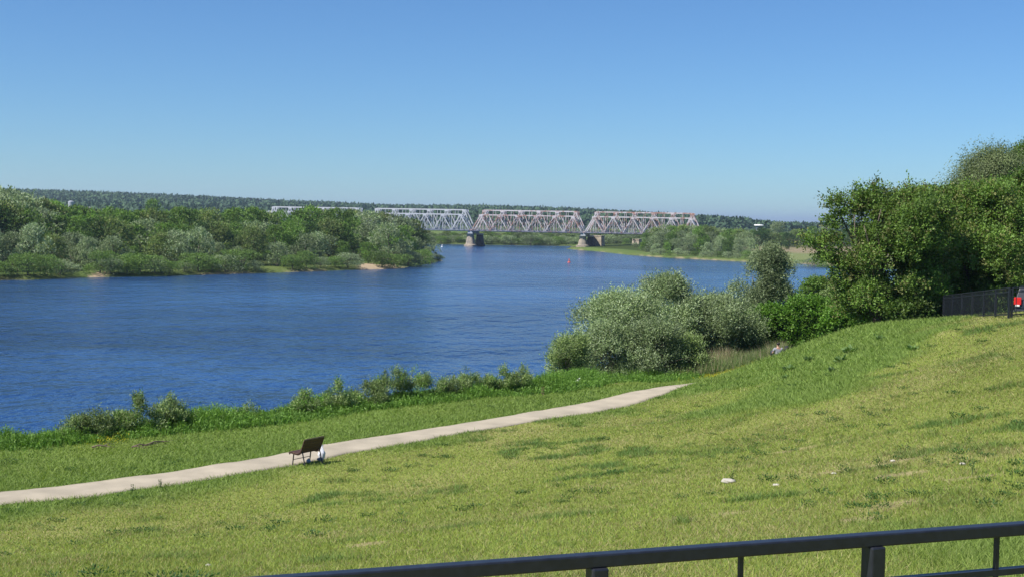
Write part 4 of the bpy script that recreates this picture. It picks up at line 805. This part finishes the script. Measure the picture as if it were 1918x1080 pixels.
# local: x along bench, +y is the seat's front (left in the photo)
prof = [(.50, .385), (.46, .43), (.36, .425), (.24, .405), (.13, .40), (.05, .43)]
bprof = [(.0, .46), (-.04, .55), (-.085, .66), (-.13, .77), (-.165, .86)]
def slats(pr, mbx):
    for k in range(len(pr) - 1):
        a, b = pr[k], pr[k + 1]; dy, dz = b[0] - a[0], b[1] - a[1]; l = math.hypot(dy, dz); ang_ = math.atan2(dz, dy)
        mbx.box((0, (a[0] + b[0]) / 2, (a[1] + b[1]) / 2), (BL, l * .93, .035), Matrix.Rotation(ang_, 3, 'X'))
m = MB(); slats(prof, m); m.build('seat', M_WOOD, r, bevel=.006)
m = MB(); slats(bprof, m); m.box((0, -.172, .885), (BL, .05, .02)); m.build('backrest', M_WOOD, r, bevel=.006)
for sx in (-1, 1):
    m = MB(); pts = [(sx * BL * .46, y, z - .035) for y, z in prof + bprof]; m.tube(pts, .02, 6); m.build('side_frame', M_WOOD, r)
    m = MB(); m.tube([(sx * BL * .42, .34, .40), (sx * BL * .42, .40, -.03)], [.022, .018], 8); m.build('leg', M_LEG, r)
    m = MB(); m.tube([(sx * BL * .42, -.02, .50), (sx * BL * .42, -.10, .2), (sx * BL * .42, -.17, -.03)], [.022, .02, .018], 8); m.build('leg', M_LEG, r)
m = MB(); m.tube([(-BL * .42, .37, .18), (BL * .42, .37, .18)], .012, 6); m.build('stretcher', M_LEG, r)
M_BAG = simple('white_plastic', (.72, .73, .8), .4, nscale=9, namt=.12, bump=.6)
M_BAGB = simple('bluish_plastic', (.28, .36, .5), .45, nscale=12, namt=.4)
def bag(px, py, s, hgt_, mat, lab, seed, D=None, handles=True, pxo=0):
    q = P(px, py, 7.03); bm = bmesh.new(); bmesh.ops.create_icosphere(bm, subdivisions=4, radius=1); rr2 = np.random.default_rng(seed); ph = rr2.uniform(0, 6, 6)
    for v in bm.verts:
        c3 = v.co; t = (c3.z + 1) / 2; k_ = 1 + .10 * math.sin(5 * c3.x + 3 * c3.z + ph[0]) + .07 * math.sin(9 * c3.y + 6 * c3.z + ph[1]) + .04 * math.sin(17 * c3.x + 13 * c3.y + ph[2])
        wq = (1 - .62 * ss(.45, 1, t)); v.co = Vector((c3.x * s * k_ * wq, c3.y * s * .7 * k_ * wq, t ** 1.1 * hgt_ * (1 + .05 * math.sin(6 * c3.x + ph[3]))))
    me = bpy.data.meshes.new('body'); bm.to_mesh(me); bm.free(); me.materials.append(mat); me.polygons.foreach_set('use_smooth', np.ones(len(me.polygons), bool))
    r_2 = tag(empty('plastic_bag', (q[0], q[1], float(hq(q[0], q[1])) + .03)), lab, 'bag'); obj('body', me, r_2)
    if handles:
        m = MB()
        for sx in (-1, 1): m.tube([(sx * s * .25, 0, hgt_ * .95), (sx * s * .22, .02, hgt_ * 1.12), (sx * s * .05, 0, hgt_ * 1.18), (sx * s * .02, 0, hgt_ * .97)], .012, 5)
        m.build('handles', mat, r_2)
    return r_2
bag(603, 857, .12, .42, M_BAG, 'tall white plastic bag standing behind the right bench leg', 3)
bag(578, 864, .07, .16, M_BAGB, 'small bluish bag lying between the bench legs', 4, handles=False)
bag(600, 860.5, .11, .14, simple('grey_cloth', (.22, .23, .26), .9, nscale=8), 'low grey bundle on the grass in front of the white bag', 5, handles=False)

# gull by the trail
q = P(1081, 722, 7); z = float(hq(q[0], q[1])); r = tag(empty('gull', (q[0], q[1], z), .6), 'small white bird standing at the edge of the sandy trail', 'bird')
m = MB(); m.tube([(-.16, 0, .10), (-.10, 0, .13), (-.02, 0, .18), (.06, 0, .25), (.09, 0, .30), (.115, 0, .345), (.15, 0, .35), (.185, 0, .34)], [.012, .04, .068, .06, .035, .036, .028, .006], 12); m.build('body', M_WHITE, r, True)
m = MB(); m.tube([(.18, 0, .34), (.225, 0, .33)], [.009, .003], 6); m.build('bill', simple('bill_yellow', (.6, .35, .05), .5), r)
for sy in (-1, 1):
    m = MB(); m.tube([(0, sy * .02, .15), (0, sy * .02, 0)], .006, 5); m.build('leg', simple('bird_leg', (.5, .3, .2), .6), r)

# person seated beyond the crest
PDD = 68; q = PD(1458, 647, PDD); ztop = q[2]; pz = float(hq(q[0], PDD))
M_SKIN = simple('skin', (.42, .25, .18), .5); M_SHIRT = simple('grey_shirt', (.30, .30, .34), .85, nscale=10); M_HAIR = simple('dark_hair', (.02, .014, .012), .6); M_TROUS = simple('dark_trousers', (.04, .045, .06), .85)
base_h = max(0.0, ztop - .88 - pz)      # sits on a low bank behind the crest
r = tag(empty('person', (q[0], PDD, pz + base_h), .25), 'person in a grey shirt with dark hair sitting with back to the camera', 'person')
def skin(name, verts, edges, radii, mat, parent, root=0, sub=2):
    me = bpy.data.meshes.new(name); me.from_pydata(verts, edges, []); me.update(); me.materials.append(mat); o = obj(name, me, parent)
    m_ = o.modifiers.new('skin', 'SKIN'); sv_ = me.skin_vertices[0].data
    for i_2, rd in enumerate(radii): sv_[i_2].radius = rd if hasattr(rd, '__len__') else (rd, rd)
    sv_[root].use_root = True; m_.use_smooth_shade = True; s = o.modifiers.new('sub', 'SUBSURF'); s.levels = sub; s.render_levels = sub; return o
vs = [(0, 0, .10), (0, .01, .30), (0, .03, .48), (0, .03, .57), (0, .045, .64), (0, .06, .74), (0, .05, .83), (-.19, .02, .53), (-.25, .10, .30), (-.20, .30, .26), (.19, .02, .53), (.25, .10, .30), (.20, .30, .26), (-.12, .06, .09), (-.17, .42, .36), (-.15, .55, .04), (-.15, .68, .03), (.12, .06, .09), (.17, .42, .36), (.15, .55, .04), (.15, .68, .03)]
es = [(0, 1), (1, 2), (2, 3), (3, 4), (4, 5), (5, 6), (2, 7), (7, 8), (8, 9), (2, 10), (10, 11), (11, 12), (0, 13), (13, 14), (14, 15), (15, 16), (0, 17), (17, 18), (18, 19), (19, 20)]
ra = [(.16, .12), (.14, .10), (.16, .10), (.09, .07), .05, (.078, .095), (.06, .07), .065, .05, .038, .065, .05, .038, .10, .065, .045, .04, .10, .065, .045, .04]
skin('body', vs, es, ra, M_SKIN, r)
skin('shirt', [(0, -.005, .08), (0, .005, .30), (0, .02, .49), (-.20, .015, .525), (-.25, .07, .38), (.20, .015, .525), (.25, .07, .38)], [(0, 1), (1, 2), (2, 3), (3, 4), (2, 5), (5, 6)], [(.18, .14), (.16, .12), (.165, .115), .082, .068, .082, .068], M_SHIRT, r)
skin('trousers', [(0, 0, .09), (-.12, .06, .10), (-.17, .42, .365), (-.15, .53, .10), (.12, .06, .10), (.17, .42, .365), (.15, .53, .10)], [(0, 1), (1, 2), (2, 3), (0, 4), (4, 5), (5, 6)], [(.17, .13), .115, .08, .06, .115, .08, .06], M_TROUS, r)
skin('hair', [(0, .02, .71), (0, .02, .79), (0, .05, .86)], [(0, 1), (1, 2)], [(.088, .085), (.10, .105), (.07, .075)], M_HAIR, r)
# low mound the person sits on
if base_h > .05:
    m = MB(); m.lathe([(1.6, -.3), (1.2, base_h * .6), (.7, base_h - .01), (.3, base_h)], 18); 
    o_ = m.build('mound', simple('mound_grass', (.12, .18, .05), .95, nscale=8), None, True, loc=(q[0], PDD, pz)); tag(o_, kind='structure')
q2 = PD(1471, 655, 68.5)
bgm = MB(); bgm.tube([(-.16, 0, -.25), (-.12, 0, -.05), (.02, 0, .1), (.14, 0, .16), (.2, 0, .12)], [.10, .14, .13, .10, .03], 10)
tag(bgm.build('backpack', simple('black_fabric', (.02, .02, .022), .8), None, True, loc=(q2[0], 68.5, q2[2])), 'dark bag on the grass to the right of the seated person', 'bag')
m = MB(); m.lathe([(.5, -1.2), (.42, -.3), (.3, -.24)], 12); o_ = m.build('tussock', simple('tussock_grass', (.10, .17, .045), .95, nscale=8), None, True, loc=(q2[0], 68.5, q2[2])); tag(o_, kind='structure')

# ------------------------------------------------------------------ dark fence and parked car
fc0 = np.array([XD(1766, 65, 10), 65.0]); fc1 = np.array([XD(1889, 51.5, 11.3), 51.5]); fc2 = fc1 + np.array([4.6, .9])
def fence_run(root, A, B, npost, nbar, zA, zB, H=1.25):
    A = np.array(A); B = np.array(B)
    def at_(t, h): p = A + (B - A) * t; return (p[0], p[1], zA + (zB - zA) * t + h)
    for h, nm in ((H, 'top_rail'), (H - .16, 'upper_rail'), (.18, 'bottom_rail')):
        m = MB(); m.bar(at_(0, h), at_(1, h), .05 if h == H else .035, .04); m.build(nm, M_FENCE, root)
    for i in range(npost):
        m = MB(); t = i / (npost - 1); m.bar(at_(t, -.3), at_(t, H - .02), .075); m.build('post', M_FENCE, root)
    me0 = None
    for i in range(nbar):
        t = (i + .5) / nbar
        if me0 is None:
            m = MB(); m.bar((0, 0, .18), (0, 0, H - .02), .022); o = m.build('baluster', M_FENCE, root); me0 = o.data
        else: o = obj('baluster', me0, root)
        o.location = at_(t, 0)
z0_, z1_, z2_ = [float(hq(p[0], p[1])) - .02 for p in (fc0, fc1, fc2)]
ff = tag(empty('fence'), 'dark metal fence with vertical bars running away below the trees', 'fence'); fence_run(ff, fc0, fc1, 7, 62, z0_, z1_)
ff2 = tag(empty('fence'), 'dark metal fence section crossing in front of the parked car', 'fence'); fence_run(ff2, fc1 + np.array([.12, .02]), fc2, 4, 12, z1_, z2_)
# car: local x = width, y = forward (front away), rear faces the camera
cdep = 62.0; cl_ = XD(1901, cdep, 11); cw = 1.82; cz = float(hq(cl_ + 1, cdep)); ztopc = PD(1900, 548, cdep)[2]
cz = min(cz, ztopc - 1.25); car = tag(empty('parked_car', (cl_ + cw / 2, cdep, ztopc - 1.36), -.38), 'dark parked car seen from behind at the right edge, red tail lights', 'car')
M_CARP = simple('dark_blue_car_paint', (.012, .015, .024), .4); M_GLASS = simple('dark_glass', (.015, .02, .025), .3); M_TL = simple('red_lamp_plastic', (.62, .02, .02), .25); M_CHR = simple('pale_reflector', (.75, .74, .7), .3); M_TYRE = simple('tyre_rubber', (.02, .02, .02), .85)
sec = [(0.0, .35, .62, .86), (.05, .30, .95, .90), (.18, .27, 1.05, .91), (1.0, .25, 1.07, .91), (2.6, .25, 1.05, .91), (3.3, .25, .98, .90), (4.1, .27, .90, .86), (4.4, .35, .70, .78)]
m = MB(); V = []
for y, zb2, zt2, hw in sec: V += [(-hw * .93, y, zb2), (hw * .93, y, zb2), (hw, y, zb2 + .25), (hw, y, zt2 - .12), (hw * .93, y, zt2), (-hw * .93, y, zt2), (-hw, y, zt2 - .12), (-hw, y, zb2 + .25)]
Fc = [(i * 8 + k, i * 8 + (k + 1) % 8, (i + 1) * 8 + (k + 1) % 8, (i + 1) * 8 + k) for i in range(7) for k in range(8)] + [tuple(range(8))[::-1], tuple(range(56, 64))]
m.add(V, Fc); body = m.build('body', M_CARP, car, True, bevel=.03)
m = MB(); V = []
for y, zz, hw in ((.12, 1.03, .84), (.34, 1.58, .68), (.8, 1.62, .66), (1.9, 1.60, .66), (2.9, 1.04, .80)): V += [(-hw, y, zz), (hw, y, zz)]
V += [(-.84, .12, .95), (.84, .12, .95), (-.80, 2.9, .95), (.80, 2.9, .95)]
m.add(V, [(0, 2, 3, 1), (2, 4, 5, 3), (4, 6, 7, 5), (6, 8, 9, 7), (0, 10, 12, 8, 6, 4, 2), (1, 3, 5, 7, 9, 13, 11), (10, 0, 1, 11), (8, 12, 13, 9)]); m.build('cabin', M_CARP, car, bevel=.04)
m = MB(); m.add([(-.70, .165, 1.09), (.70, .165, 1.09), (.60, .315, 1.50), (-.60, .315, 1.50)], [(0, 1, 2, 3)]); o_ = m.build('rear_window', M_GLASS, car); o_.location = (0, -.012, 0); s_m = o_.modifiers.new('sol', 'SOLIDIFY'); s_m.thickness = .02
for s in (-1, 1):
    m = MB(); m.box((s * .74, -.0, .95), (.34, .12, .36)); m.box((s * .885, .1, .93), (.05, .28, .30)); lt = m.build('tail_light', M_TL, car, bevel=.03)
    m = MB(); m.box((s * .74, -.035, .73), (.20, .08, .09)); m.build('reverse_light', M_CHR, car, bevel=.015)
    for y in (.85, 3.55):
        wv = obj('wheel', None, car); m = MB(); m.tube([(s * .70, y, .33), (s * .90, y, .33)], .33, 24); m.build('tyre', M_TYRE, wv); m = MB(); m.tube([(s * .86, y, .33), (s * .91, y, .33)], .2, 16); m.build('rim', M_GREYM, wv)
m = MB(); m.box((0, -.03, .45), (1.72, .16, .22)); m.build('bumper', M_CARP, car, bevel=.04)
m = MB(); m.box((0, -.02, .80), (.52, .1, .12)); m.build('number_plate', M_WHITE, car, bevel=.005)

# ------------------------------------------------------------------ foreground railing
def RP(px, py, D): return PD(px, py, D)
# rail line: x from image columns, depth shrinking to the right
ra_ = PD(470, 1074, 4.72); rb_ = PD(1918, 976, 4.22); ztop_ = (ra_[2] + rb_[2]) / 2
ra_ = P(478, 1081, ztop_); rb_ = P(1900, 978, ztop_)
dv = rb_ - ra_; dv /= np.linalg.norm(dv); rail = tag(empty('railing'), 'dark blue-grey metal railing across the bottom right corner', 'railing')
def rp(t, dz=0): q = ra_ + dv * t; return Vector((q[0], q[1], ztop_ + dz))
def tpx(px):                                  # parameter of the rail point seen in column px
    best = min(np.linspace(-3, 6, 4000), key=lambda t: abs((lambda c: CX + F * (c @ RT) / (c @ fw))(ra_ + dv * t - np.array([0, 0, ZC])) - px)); return float(best)
RH = .048; RW = .05
m = MB(); m.bar(rp(-4.5, -RH / 2), rp(7, -RH / 2), RW, RH); m.build('handrail', M_DARKMETAL, rail, bevel=.006)
m = MB(); m.bar(rp(-4.5, -.19), rp(7, -.19), .03, .025); m.build('lower_rail', M_DARKMETAL, rail)
t0, t1 = tpx(1119), tpx(1637); st = t1 - t0
def gz_(t): q = ra_ + dv * t; return float(hq(q[0], q[1]))
for k in range(-5, 5):
    t = t0 + k * st; q = rp(t); m = MB(); m.bar((q[0], q[1], gz_(t) - .2), (q[0], q[1], ztop_ - RH + .001), .075, .06, (dv[0], dv[1], 0)); m.build('post', M_DARKMETAL, rail, bevel=.006)
    m = MB(); t += st * .5; q = rp(t); m.bar((q[0], q[1], gz_(t) + .1), (q[0], q[1], ztop_ - RH), .016, .016, (dv[0], dv[1], 0)); m.build('baluster', M_DARKMETAL, rail)
m = MB(); m.bar(tuple(Vector(rp(-4.5)) * 1)[:2] + (gz_(0) + .12,), tuple(rp(7))[:2] + (gz_(4) + .12,), .03, .03); m.build('bottom_rail', M_DARKMETAL, rail)

# ------------------------------------------------------------------ haze
if HAZE:
    m, nt, out = newmat('haze_air'); v = nt.nodes.new('ShaderNodeVolumePrincipled'); v.inputs['Density'].default_value = HAZE; v.inputs['Color'].default_value = (.62, .78, 1, 1); v.inputs['Anisotropy'].default_value = .2
    nt.links.new(v.outputs[0], out.inputs['Volume']); mb = MB(); S = 27000; mb.box((0, 0, 60), (2 * S, 2 * S, 130)); tag(mb.build('haze', m), kind='stuff')
print('objects', len(bpy.data.objects))
